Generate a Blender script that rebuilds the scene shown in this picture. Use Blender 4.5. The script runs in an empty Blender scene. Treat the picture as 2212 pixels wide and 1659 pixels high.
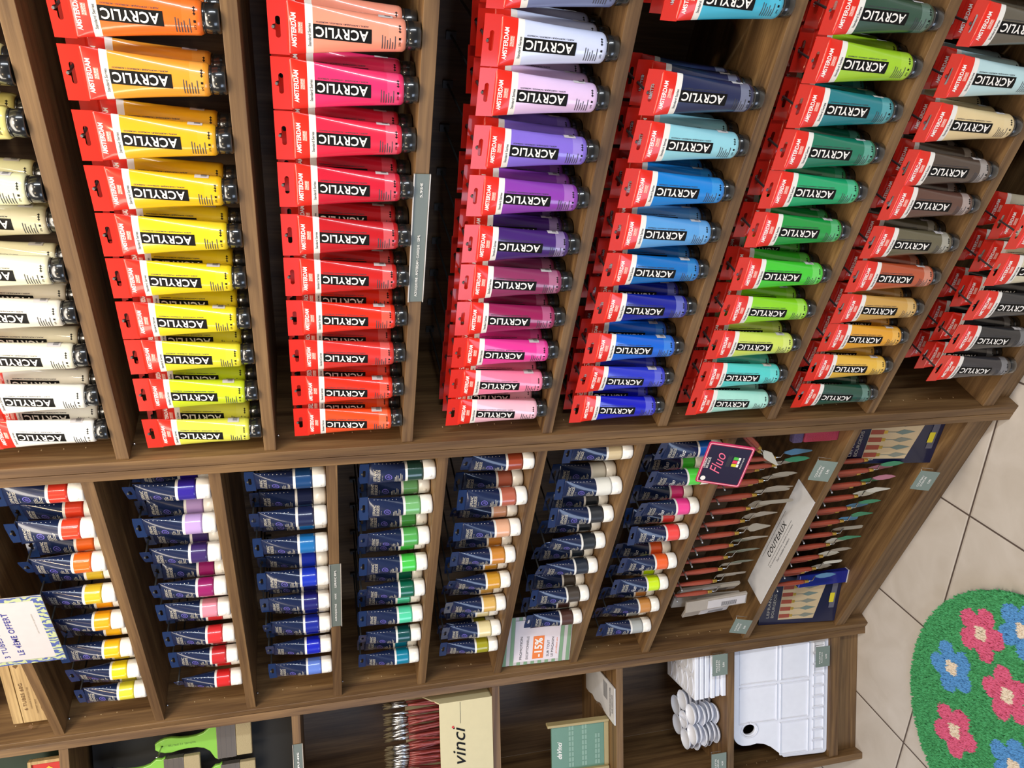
import bpy, bmesh, math, random
from mathutils import Vector, Matrix
random.seed(7)
PI = math.pi
sc = bpy.context.scene
COL = sc.collection

# ---------------------------------------------------------------- camera
cam_d = bpy.data.cameras.new('camera'); cam = bpy.data.objects.new('camera', cam_d); COL.objects.link(cam)
cam_d.sensor_width = 36.0; cam_d.lens = 27.27; cam_d.clip_start = 0.02
RX = Vector((0.1245, -0.2209, -0.9673)); RY = Vector((-0.7769, -0.6282, 0.0435)); RZ = Vector((-0.6172, 0.746, -0.2499))
m = Matrix((RX, -RY, -RZ)).transposed().to_4x4()
m.translation = Vector((0.93607, -0.97984, 1.47806))
cam.matrix_world = m
sc.camera = cam

# ---------------------------------------------------------------- world, lights, exposure
w = bpy.data.worlds.new('world'); sc.world = w; w.use_nodes = True
w.node_tree.nodes['Background'].inputs[0].default_value = (0.86, 0.88, 1.0, 1)
w.node_tree.nodes['Background'].inputs[1].default_value = 0.13
def area(name, loc, target, sx, sy, power, col):
    l = bpy.data.lights.new(name, 'AREA'); l.shape = 'RECTANGLE'; l.size = sx; l.size_y = sy; l.energy = power; l.color = col
    o = bpy.data.objects.new(name, l); COL.objects.link(o); o.location = loc
    o.rotation_euler = (Vector(target) - Vector(loc)).to_track_quat('-Z', 'Y').to_euler(); return o
area('window_daylight', (3.1, -1.15, 1.95), (0.2, -0.05, 1.6), 0.13, 2.1, 66, (0.84, 0.92, 1.0))
area('window_daylight', (-0.9, -2.9, 0.85), (-0.9, 0, 0.4), 1.3, 1.1, 27, (0.62, 0.76, 1.0))
area('ceiling_panel', (0.4, -0.72, 2.75), (0.2, 0, 1.1), 2.2, 0.42, 38, (1.0, 0.90, 0.76))
area('ceiling_panel', (0.9, -0.9, 2.75), (0.5, 0, 1.1), 0.5, 0.3, 9, (1.0, 0.86, 0.68))
def spot(loc, tgt, power, col=(1.0, 0.72, 0.42)):
    l = bpy.data.lights.new('ceiling_spot', 'SPOT'); l.energy = power; l.spot_size = 1.5; l.spot_blend = .6; l.color = col; l.shadow_soft_size = .04
    o = bpy.data.objects.new('ceiling_spot', l); COL.objects.link(o); o.location = loc
    o.rotation_euler = (Vector(tgt) - Vector(loc)).to_track_quat('-Z', 'Y').to_euler()
area('ceiling_panel', (-1.5, -1.9, 2.75), (-0.7, 0, 1.0), 0.3, 1.0, 13, (1.0, 0.88, 0.72))
spot((0.2, -1.5, 2.5), (0.2, 0, 1.5), 16)
spot((1.5, -1.1, 2.4), (0.4, 0, 1.3), 12, (1, .85, .65))
sc.view_settings.view_transform = 'Standard'; sc.view_settings.look = 'None'
sc.view_settings.exposure = -0.12; sc.view_settings.gamma = 1.0
sc.view_settings.use_curve_mapping = False

# ---------------------------------------------------------------- materials
def s2l(c): return tuple((x/12.92 if x <= .04045 else ((x+.055)/1.055)**2.4) for x in c)
def C8(r, g, b): return s2l((r/255, g/255, b/255))
MATS = {}
def mat(name, col=(.5, .5, .5), rough=.5, metal=0, coat=0, trans=0, alpha=1, ior=1.45, spec=.5, bump=0, bscale=60):
    if name in MATS: return MATS[name]
    mt = bpy.data.materials.new(name); mt.use_nodes = True; nt = mt.node_tree
    b = nt.nodes['Principled BSDF']
    b.inputs['Base Color'].default_value = (*col, 1); b.inputs['Roughness'].default_value = rough
    b.inputs['Metallic'].default_value = metal; b.inputs['Coat Weight'].default_value = coat; b.inputs['Coat Roughness'].default_value = .08
    b.inputs['Transmission Weight'].default_value = trans; b.inputs['Alpha'].default_value = alpha; b.inputs['IOR'].default_value = ior
    b.inputs['Specular IOR Level'].default_value = spec
    tc = nt.nodes.new('ShaderNodeTexCoord'); n = nt.nodes.new('ShaderNodeTexNoise'); n.inputs['Scale'].default_value = bscale
    nt.links.new(tc.outputs['Object'], n.inputs['Vector'])
    mx = nt.nodes.new('ShaderNodeMix'); mx.data_type = 'RGBA'; mx.inputs[0].default_value = .5
    mx.inputs[6].default_value = (*[c*.96 for c in col], 1); mx.inputs[7].default_value = (*[min(1, c*1.04) for c in col], 1)
    nt.links.new(n.outputs['Fac'], mx.inputs[0]); nt.links.new(mx.outputs[2], b.inputs['Base Color'])
    if bump:
        bp = nt.nodes.new('ShaderNodeBump'); bp.inputs['Strength'].default_value = bump; bp.inputs['Distance'].default_value = .002
        nt.links.new(n.outputs['Fac'], bp.inputs['Height']); nt.links.new(bp.outputs[0], b.inputs['Normal'])
    MATS[name] = mt; return mt
def wood(name, axis, dark=(.09, .043, .016), light=(.275, .155, .060)):
    mt = bpy.data.materials.new(name); mt.use_nodes = True; nt = mt.node_tree; b = nt.nodes['Principled BSDF']; N = nt.nodes.new; Lk = nt.links.new
    tc = N('ShaderNodeTexCoord'); mp = N('ShaderNodeMapping'); Lk(tc.outputs['Object'], mp.inputs['Vector'])
    s = [22, 22, 22]; s[axis] = 1.3; mp.inputs['Scale'].default_value = s
    n1 = N('ShaderNodeTexNoise'); n1.inputs['Scale'].default_value = 1.6; n1.inputs['Detail'].default_value = 5; n1.inputs['Distortion'].default_value = .9
    Lk(mp.outputs[0], n1.inputs['Vector'])
    mp2 = N('ShaderNodeMapping'); Lk(tc.outputs['Object'], mp2.inputs['Vector']); s = [260, 260, 260]; s[axis] = 9; mp2.inputs['Scale'].default_value = s
    n2 = N('ShaderNodeTexNoise'); n2.inputs['Scale'].default_value = 1.0; n2.inputs['Detail'].default_value = 3; Lk(mp2.outputs[0], n2.inputs['Vector'])
    r = N('ShaderNodeValToRGB'); r.color_ramp.elements[0].position = .3; r.color_ramp.elements[0].color = (*dark, 1)
    r.color_ramp.elements[1].position = .72; r.color_ramp.elements[1].color = (*light, 1)
    Lk(n1.outputs['Fac'], r.inputs[0])
    mx = N('ShaderNodeMix'); mx.data_type = 'RGBA'; mx.blend_type = 'MULTIPLY'; mx.inputs[0].default_value = .55
    r2 = N('ShaderNodeValToRGB'); r2.color_ramp.elements[0].position = .35; r2.color_ramp.elements[0].color = (.55, .5, .46, 1); r2.color_ramp.elements[1].position = .6; r2.color_ramp.elements[1].color = (1, 1, 1, 1)
    Lk(n2.outputs['Fac'], r2.inputs[0]); Lk(r.outputs[0], mx.inputs[6]); Lk(r2.outputs[0], mx.inputs[7]); Lk(mx.outputs[2], b.inputs['Base Color'])
    b.inputs['Roughness'].default_value = .5
    bp = N('ShaderNodeBump'); bp.inputs['Strength'].default_value = .25; bp.inputs['Distance'].default_value = .0008; Lk(n2.outputs['Fac'], bp.inputs['Height']); Lk(bp.outputs[0], b.inputs['Normal'])
    MATS[name] = mt; return mt
WX = wood('walnut_grain_along', 0); WZ = wood('walnut_grain_upright', 2)
WB = wood('walnut_back', 2, (.075, .038, .017), (.20, .115, .052))
M_RED = mat('tube_red', C8(222, 40, 24), .32, coat=.5)
M_WHITE = mat('tube_white', C8(236, 232, 226), .35, coat=.2)
M_BLACK = mat('cap_black', (.012, .012, .012), .25, coat=1)
M_INKB = mat('ink_black', (.006, .0055, .005), .5, spec=.2)
M_INKW = mat('ink_white', C8(244, 240, 235), .4)
M_INKG = mat('ink_grey', C8(70, 70, 76), .45)
M_INKP = mat('ink_pale_red', C8(240, 130, 110), .45)
M_INKS = mat('ink_silver', C8(196, 190, 176), .4, metal=.3)
M_INKU = mat('ink_purple', C8(110, 100, 190), .4)
M_NAVY = mat('tube_navy', C8(24, 36, 70), .25, coat=.6)
M_NAVYT = mat('tag_navy', C8(26, 48, 92), .25, coat=.4)
M_CAPW = mat('cap_white', C8(240, 236, 228), .3, coat=.3)
M_STEEL = mat('steel', (.62, .62, .63), .25, metal=1)
M_HOOK = mat('hook_metal', (.10, .10, .10), .5, metal=.6)
M_HOOKL = mat('hook_bright', (.55, .58, .62), .35, metal=.8)
M_BRASS = mat('brass', C8(214, 178, 84), .3, metal=.8)
M_LABEL = mat('label_greygreen', C8(124, 138, 130), .4)
M_ACRY = mat('clear_acrylic', (.95, .97, .97), .05, trans=1, ior=1.1, alpha=.35)
M_PAPER = mat('paper_white', C8(206, 200, 200), .55)

# ---------------------------------------------------------------- helpers
def obj(name, me, mats=None, parent=None, loc=None, rotz=None):
    if isinstance(me, bmesh.types.BMesh):
        bm = me; me = bpy.data.meshes.new(name); bm.normal_update(); bm.to_mesh(me); bm.free()
    if mats is not None and len(me.materials) == 0:
        for x in (mats if isinstance(mats, (list, tuple)) else [mats]): me.materials.append(x)
    o = bpy.data.objects.new(name, me); COL.objects.link(o)
    if parent: o.parent = parent
    if loc is not None: o.location = loc
    if rotz is not None: o.rotation_euler = (0, 0, rotz)
    return o
def tag(o, label=None, cat=None, group=None, kind=None):
    if label: o['label'] = label
    if cat: o['category'] = cat
    if group: o['group'] = group
    if kind: o['kind'] = kind
    return o
def thing(name, label, cat, loc=(0, 0, 0), rotz=0, group=None):
    o = bpy.data.objects.new(name, None); COL.objects.link(o); o.location = loc; o.rotation_euler = (0, 0, rotz); o.empty_display_size = .02
    return tag(o, label, cat, group)
def kids(o): return [c for c in CH.get(o.name, [])]
CH = {}
def copy_tree(root):
    """copy a thing, its parts and their sub-parts"""
    r = root.copy(); COL.objects.link(r)
    for k in ('label', 'group'):
        if k in r: del r[k]
    for ch in list(root.children):
        c = ch.copy(); COL.objects.link(c); c.parent = r
        for g in ch.children:
            d = g.copy(); COL.objects.link(d); d.parent = c
    return r
def bx(bm, x0, x1, y0, y1, z0, z1, mi=0, bev=0):
    vs = [bm.verts.new((x, y, z)) for x in (x0, x1) for y in (y0, y1) for z in (z0, z1)]
    fs = []
    for f in ((0, 1, 3, 2), (4, 6, 7, 5), (0, 4, 5, 1), (2, 3, 7, 6), (0, 2, 6, 4), (1, 5, 7, 3)):
        fc = bm.faces.new([vs[i] for i in f]); fc.material_index = mi; fs.append(fc)
    if bev:
        es = list({e for f in fs for e in f.edges})
        r = bmesh.ops.bevel(bm, geom=es, offset=bev, segments=2, affect='EDGES', profile=.5)
        for f in r['faces']: f.material_index = mi
    return bm
def box(name, dims, m_, parent=None, bev=0, **k):
    bm = bmesh.new(); bx(bm, *dims, bev=bev); return obj(name, bm, m_, parent, **k)
def rings(bm, prof, seg=24, mi=0, cap=(True, True), smooth=True, fmi=None, off=(0, 0)):
    """prof: list of (z, rx, ry[, dy]); lathe-like loft along z"""
    R = []
    for p in prof:
        z, a, b = p[0], p[1], p[2]; dy = p[3] if len(p) > 3 else 0
        R.append([bm.verts.new((off[0]+a*math.sin(2*PI*i/seg), off[1]+dy-b*math.cos(2*PI*i/seg), z)) for i in range(seg)])
    for j in range(len(R)-1):
        for i in range(seg):
            f = bm.faces.new((R[j][i], R[j][(i+1) % seg], R[j+1][(i+1) % seg], R[j+1][i])); f.smooth = smooth
            f.material_index = fmi(j) if fmi else mi
    if cap[0]: f = bm.faces.new(R[0]); f.material_index = fmi(0) if fmi else mi
    if cap[1]: f = bm.faces.new(list(reversed(R[-1]))); f.material_index = fmi(len(R)-2) if fmi else mi
    return R
def tube(bm, pts, r, seg=8, mi=0):
    pts = [Vector(p) for p in pts]; prev = None; RR = []
    rr = r if isinstance(r, (list, tuple)) else [r]*len(pts)
    for i, p in enumerate(pts):
        d = (pts[min(i+1, len(pts)-1)]-pts[max(i-1, 0)]).normalized()
        up = Vector((0, 0, 1)) if abs(d.z) < .9 else Vector((1, 0, 0))
        a = d.cross(up).normalized() if prev is None else (prev-d*prev.dot(d)).normalized(); prev = a; b = d.cross(a)
        RR.append([bm.verts.new(p+(a*math.cos(2*PI*k/seg)+b*math.sin(2*PI*k/seg))*rr[i]) for k in range(seg)])
    for j in range(len(RR)-1):
        for k in range(seg):
            f = bm.faces.new((RR[j][k], RR[j][(k+1) % seg], RR[j+1][(k+1) % seg], RR[j+1][k])); f.smooth = True; f.material_index = mi
    bm.faces.new(list(reversed(RR[0]))).material_index = mi; bm.faces.new(RR[-1]).material_index = mi
def fin(bm, name='m'):
    bmesh.ops.recalc_face_normals(bm, faces=bm.faces); me = bpy.data.meshes.new(name); bm.to_mesh(me); bm.free(); return me
def poly(outer, holes=(), th=.0006, name='sheet', bev=0):
    """flat outline in the XZ plane with holes, given a thickness along Y"""
    cu = bpy.data.curves.new(name, 'CURVE'); cu.dimensions = '2D'; cu.fill_mode = 'BOTH'; cu.extrude = th/2; cu.bevel_depth = bev; cu.bevel_resolution = 1
    for lp in [outer]+list(holes):
        s = cu.splines.new('POLY'); s.points.add(len(lp)-1); s.use_cyclic_u = True
        for i, p in enumerate(lp): s.points[i].co = (p[0], p[1], 0, 1)
    o = bpy.data.objects.new(name, cu); COL.objects.link(o); bpy.context.view_layer.update()
    dg = bpy.context.evaluated_depsgraph_get(); me = bpy.data.meshes.new_from_object(o.evaluated_get(dg)); bpy.data.objects.remove(o)
    me.transform(Matrix.Rotation(PI/2, 4, 'X')); me.materials.clear(); return me
TX = {}
def text(s, size, bold=0.0, shear=0.0, sp=1.0):
    """flat text in XY, centred, as list of verts/faces"""
    k = (s, bold, shear, sp)
    if k not in TX:
        cu = bpy.data.curves.new('text', 'FONT'); cu.body = s; cu.size = 1; cu.offset = bold; cu.shear = shear; cu.space_character = sp
        cu.resolution_u = 3
        o = bpy.data.objects.new('text', cu); COL.objects.link(o); bpy.context.view_layer.update()
        dg = bpy.context.evaluated_depsgraph_get(); me = bpy.data.meshes.new_from_object(o.evaluated_get(dg)); bpy.data.objects.remove(o)
        V = [v.co.copy() for v in me.vertices]; F = [tuple(p.vertices) for p in me.polygons]
        x0 = min(v.x for v in V); x1 = max(v.x for v in V); y0 = min(v.y for v in V); y1 = max(v.y for v in V)
        c = Vector(((x0+x1)/2, (y0+y1)/2, 0)); V = [v-c for v in V]; bpy.data.meshes.remove(me)
        TX[k] = (V, F, x1-x0, y1-y0)
    V, F, W_, H_ = TX[k]
    return V, F, W_, H_
def put_text(bm, s, width=None, height=None, f=None, mi=0, bold=0, shear=0, sp=1.0):
    """f maps (u right, v up) to 3D; text scaled to width and/or height"""
    V, F, W_, H_ = text(s, 1, bold, shear, sp)
    sx = (width/W_) if width else height/H_; sy = (height/H_) if height else sx
    vs = [bm.verts.new(f(v.x*sx, v.y*sy)) for v in V]
    for p in F:
        try: fc = bm.faces.new([vs[i] for i in p]); fc.material_index = mi
        except ValueError: pass
def put_rect(bm, u0, u1, v0, v1, f, mi=0, n=1, m=1):
    g = [[bm.verts.new(f(u0+(u1-u0)*i/n, v0+(v1-v0)*j/m)) for j in range(m+1)] for i in range(n+1)]
    for i in range(n):
        for j in range(m):
            fc = bm.faces.new((g[i][j], g[i+1][j], g[i+1][j+1], g[i][j+1])); fc.material_index = mi
def frame_(o, u, v):  # planar map
    o, u, v = Vector(o), Vector(u), Vector(v)
    return lambda a, b: o+u*a+v*b

# ---------------------------------------------------------------- geometry constants (metres)
D = .27
Z1 = [2.010, 1.784, 1.559, 1.331, 1.076, .847, .613, .384, .092]      # shelf tops, unit 1
Z2 = [2.240, 2.044, 1.845, 1.652, 1.460, 1.264, 1.077, .879, .682, .391, .103]
Z3 = [2.300, 2.043, 1.557, 1.079, .750, .427, .106]
A3 = math.radians(34.05); O3 = Vector((-.8186, 0, 0)); E3 = Vector((math.cos(A3), math.sin(A3), 0)); N3 = Vector((-math.sin(A3), math.cos(A3), 0))
def W3(x, y, z): return O3+E3*x+N3*y+Vector((0, 0, z))

# ---------------------------------------------------------------- setting
def tiles():
    mt = bpy.data.materials.new('floor_tiles'); mt.use_nodes = True; nt = mt.node_tree; b = nt.nodes['Principled BSDF']; N = nt.nodes.new; Lk = nt.links.new
    tc = N('ShaderNodeTexCoord'); sx = N('ShaderNodeSeparateXYZ'); Lk(tc.outputs['Object'], sx.inputs[0])
    ds = []
    for k in (0, 1):
        pp = N('ShaderNodeMath'); pp.operation = 'PINGPONG'; pp.inputs[1].default_value = .3435/2; Lk(sx.outputs[k], pp.inputs[0]); ds.append(pp)
    mn = N('ShaderNodeMath'); mn.operation = 'MINIMUM'; Lk(ds[0].outputs[0], mn.inputs[0]); Lk(ds[1].outputs[0], mn.inputs[1])
    r = N('ShaderNodeMapRange'); r.inputs[1].default_value = .0017; r.inputs[2].default_value = .0027; Lk(mn.outputs[0], r.inputs[0])
    n = N('ShaderNodeTexNoise'); n.inputs['Scale'].default_value = 9; n.inputs['Detail'].default_value = 6; n.inputs['Distortion'].default_value = 1.2; Lk(tc.outputs['Object'], n.inputs['Vector'])
    cr = N('ShaderNodeValToRGB'); cr.color_ramp.elements[0].position = .3; cr.color_ramp.elements[0].color = (*C8(202, 191, 178), 1); cr.color_ramp.elements[1].position = .7; cr.color_ramp.elements[1].color = (*C8(214, 204, 193), 1)
    Lk(n.outputs['Fac'], cr.inputs[0])
    mx = N('ShaderNodeMix'); mx.data_type = 'RGBA'; mx.inputs[6].default_value = (*C8(92, 78, 70), 1); Lk(cr.outputs[0], mx.inputs[7]); Lk(r.outputs[0], mx.inputs[0]); Lk(mx.outputs[2], b.inputs['Base Color'])
    r3 = N('ShaderNodeMapRange'); r3.inputs[1].default_value = .001; r3.inputs[2].default_value = .006; Lk(mn.outputs[0], r3.inputs[0])
    bp = N('ShaderNodeBump'); bp.inputs['Strength'].default_value = .6; bp.inputs['Distance'].default_value = .002; Lk(r3.outputs[0], bp.inputs['Height']); Lk(bp.outputs[0], b.inputs['Normal'])
    b.inputs['Roughness'].default_value = .38
    return mt
TA = math.radians(18.4); bu = Vector((math.cos(TA), math.sin(TA), 0)); bn = Vector((-math.sin(TA), math.cos(TA), 0))
bm = bmesh.new(); put_rect(bm, -4, 4, -4, 4, frame_((0, 0, 0), (1, 0, 0), (0, 1, 0)))
fl = obj('floor', bm, tiles(), loc=bu*-.2948+bn*.0405, rotz=TA); tag(fl, kind='structure')
M_WALL = mat('wall_paint', C8(190, 182, 168), .8)
box('wall_back', (-.9, 3, .285, .36, 0, 2.8), M_WALL); tag(bpy.data.objects['wall_back'], kind='structure')
o = box('wall_left', (-3, .09, .285, .36, 0, 2.8), M_WALL, loc=O3, rotz=A3); tag(o, kind='structure')

# ---------------------------------------------------------------- shelving units
HOOK = {}
def hook_mesh(L, mm=None):
    k = (round(L, 3), mm is None)
    if k not in HOOK:
        bm = bmesh.new(); tube(bm, [(0, D-.004, 0), (0, D-L+.003, 0), (0, D-L, .001)], .0018, 8)
        bx(bm, -.006, .006, D-.006, D-.001, -.008, .008); HOOK[k] = fin(bm, 'hook'); HOOK[k].materials.append(mm or M_HOOK)
    return HOOK[k]
def unit(name, label, loc, rotz, x0, x1, zs, top, xl=True, tb=.019, tl=.0198):
    t = thing(name, label, 'shelving unit', loc, rotz)
    box('side_panel', (x1, x1+tl, 0, D, 0, top), WZ, t, bev=.0008); box('side_panel', (x0-tl, x0, 0, D, 0, top), WZ, t, bev=.0008)
    box('back_panel', (x0, x1, D, D+.008, 0, top), WB, t)
    for i, z in enumerate(zs):
        th = .028 if i == len(zs)-1 else tb
        box('shelf_board', (x0+.0002, x1-.0002, .005, D, z-th, z), WX, t, bev=.0006)
    box('plinth', (x0, x1, .03, .048, .0005, zs[-1]-.028), WX, t)
    # pins under the boards, and the drilled rows of pin holes
    pm = bmesh.new(); bmesh.ops.create_icosphere(pm, subdivisions=2, radius=.0028); pm = fin(pm, 'pin'); pm.materials.append(M_STEEL)
    for z in zs[:-1]:
        for x in (x0+.002, x1-.002):
            obj('shelf_pin', pm, None, t, loc=(x, .039, z-tb-.003))
    bm = bmesh.new()
    for a in range(len(zs)-1):
        zz = zs[a+1]+.05
        while zz < zs[a]-.05:
            for x in (x0+.0004, x1-.0004):
                bx(bm, x-.0003, x+.0003, .0378, .0402, zz-.0008, zz+.0008)
            zz += .032
    o = obj('pin_holes', bm, mat('pinhole_wood', C8(196, 170, 130), .6), t); tag(o, kind='stuff')
    return t
U1 = unit('shelving_unit', 'walnut shelving unit above the thick divider, stocked with red-topped acrylic tubes', (0, 0, 0), 0, 0, .90, Z1, 2.25)
U2 = unit('shelving_unit', 'middle walnut shelving unit stocked with navy tubes and palette knives', (0, 0, 0), 0, -.80, -.0398, Z2, 2.27, tl=.0186)
U3 = unit('shelving_unit', 'angled walnut shelving unit holding brushes and white palettes', O3, A3, -.372, -.0188, Z3, 2.33, tl=.0186)

# ---------------------------------------------------------------- the two kinds of tube
L1 = .177
def a1(t): return .0308*(1-t)+.0187*t-.002*math.sin(PI*t)*.5        # half width, t = 0 at crimp .. 1 at cap end
def b1(t): return .0008+.0180*min(1, t/.97)**.68
def amst_proto():
    t = thing('paint_tube', '', 'paint tube')
    zt = lambda s: L1*(1-s)
    S = [.118, .14, .17, .2, .237, .2375, .27, .285, .2855, .34, .42, .5, .6, .7, .775, .7755, .85, .858, .875, .888, .893]
    def prof(s):
        q = (s-.118)/(.885-.118); q = max(0, min(1, q)); return a1(q), b1(q)
    pr = []
    for s in reversed(S):
        a, b = prof(s)
        if s > .88: k = 1-(s-.88)/.013*.10; a *= k; b *= k
        pr.append((zt(s), a, b))
    SS = list(reversed(S))
    def fmi(j):
        sm = (SS[j]+SS[j+1])/2
        return 0 if sm < .2373 else 1 if sm < .2853 else 2 if sm < .7753 else 3 if sm < .855 else 2
    bm = bmesh.new(); rings(bm, pr, 36, fmi=fmi); me = fin(bm, 'body')
    for x in (M_RED, M_WHITE, M_WHITE, M_WHITE): me.materials.append(x)
    for p in me.polygons: p.use_smooth = True
    ob = obj('body', me, None, t)
    for i in (2, 3): ob.material_slots[i].link = 'OBJECT'
    # hanging tag with a euro slot
    hw = .0312; z0, z1 = zt(.13), zt(0)
    cz = (z0+z1)/2+.0005
    hole = []
    for (ax, r) in ((-.0095, .0028), (.0095, .0028)):
        for k in range(7):
            an = (PI/2+PI*k/6) if ax < 0 else (-PI/2+PI*k/6)
            hole.append((ax+r*math.cos(an), cz+r*math.sin(an)))
    up = [(.0035, cz+.0028), (.0026, cz+.0058), (0, cz+.0070), (-.0026, cz+.0058), (-.0035, cz+.0028)]
    hole = hole+up
    tagm = poly([(-hw, z0), (hw, z0), (hw, z1), (-hw, z1)], [hole], .0009, 'tag'); tagm.materials.append(M_RED)
    obj('hanging_tag', tagm, None, t)
    # cap
    bm = bmesh.new(); r = .0163; zc = zt(.89)
    rings(bm, [(0.0003, r*.93, r*.93), (.0018, r, r), (zc-.0045, r*1.01, r*1.01), (zc-.0042, r*.985, r*.985), (zc-.0038, r*.985, r*.985), (zc-.0035, r*1.01, r*1.01), (zc, r*1.01, r*1.01), (zc+.001, r*.8, r*.8)], 32)
    capm = fin(bm, 'cap'); capm.materials.append(M_BLACK); obj('cap', capm, None, t)
    # printed label
    def surf(u, z, lift=.0003):
        s = 1-z/L1; a, b = prof(s); R = (a+b)/2; th = u/max(R, a*.93)
        return Vector(((a+lift)*math.sin(th), -(b+lift)*math.cos(th), z))
    bm = bmesh.new()
    up_ = lambda cu, cz_, lift=.0003: (lambda x, y: surf(cu-y, cz_+x, lift))     # reads upward
    hz_ = lambda cu, cz_, lift=.0003: (lambda x, y: surf(cu+x, cz_+y, lift))     # reads left to right
    put_rect(bm, -.0335, .0335, -.0076, .0076, up_(.0002, zt(.475)), 0, 10, 6)
    put_text(bm, 'ACRYLIC', .060, .0106, up_(.0002, zt(.472), .0012), 1, bold=.022, sp=1.08)
    put_text(bm, 'ACRYL / ACRYLIQUE / ACRILICO / ACRILICO', .060, .0019, up_(.0103, zt(.475)), 2, bold=.03)
    put_text(bm, 'AMSTERDAM', .039, .0058, hz_(-.002, zt(.162)), 1, bold=.026)
    put_rect(bm, -.006, .006, -.0028, .0028, hz_(.002, zt(.205)), 3, 4, 1)
    put_text(bm, 'TALENS', .0105, .0022, hz_(.002, zt(.205)+.0011, .0005), 1, bold=.01); put_text(bm, 'ROYAL', .0105, .0016, hz_(.002, zt(.205)-.0014, .0005), 1)
    put_text(bm, 'Standard Series', .026, .0034, hz_(-.005, zt(.261)), 2, bold=.012)
    for k in range(6):
        wd = (.0165, .0155, .012, .014, .010, .0165)[k]
        put_rect(bm, -.0165, -.0165+wd, -.0005, .0005, hz_(.0035, zt(.735)-.0030*k), 2, 5, 1)
    put_text(bm, '+++', .0095, .0030, hz_(.012, zt(.85)), 0, bold=.05)
    put_rect(bm, -.0013, .0013, -.0013, .0013, hz_(.001, zt(.85)), 0)
    put_text(bm, '275', .0055, .0022, hz_(-.0055, zt(.85)), 0, bold=.02)
    me = bpy.data.meshes.new('label'); bm.to_mesh(me); bm.free()
    for x in (M_INKB, M_INKW, M_INKG, M_INKP): me.materials.append(x)
    obj('printed_label', me, None, t)
    # price sticker wrapped on the side
    bm = bmesh.new(); put_rect(bm, -.011, .011, -.0085, .0085, hz_(.036, zt(.76), .0004), 0, 8, 1)
    for k in range(9): put_rect(bm, -.008+k*.0018, -.0072+k*.0018, -.006, .001, hz_(.036, zt(.76), .0006), 1)
    me = bpy.data.meshes.new('sticker'); bm.to_mesh(me); bm.free(); me.materials.append(M_PAPER); me.materials.append(M_INKG)
    obj('barcode_sticker', me, None, t)
    return t
L2 = .137
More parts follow.
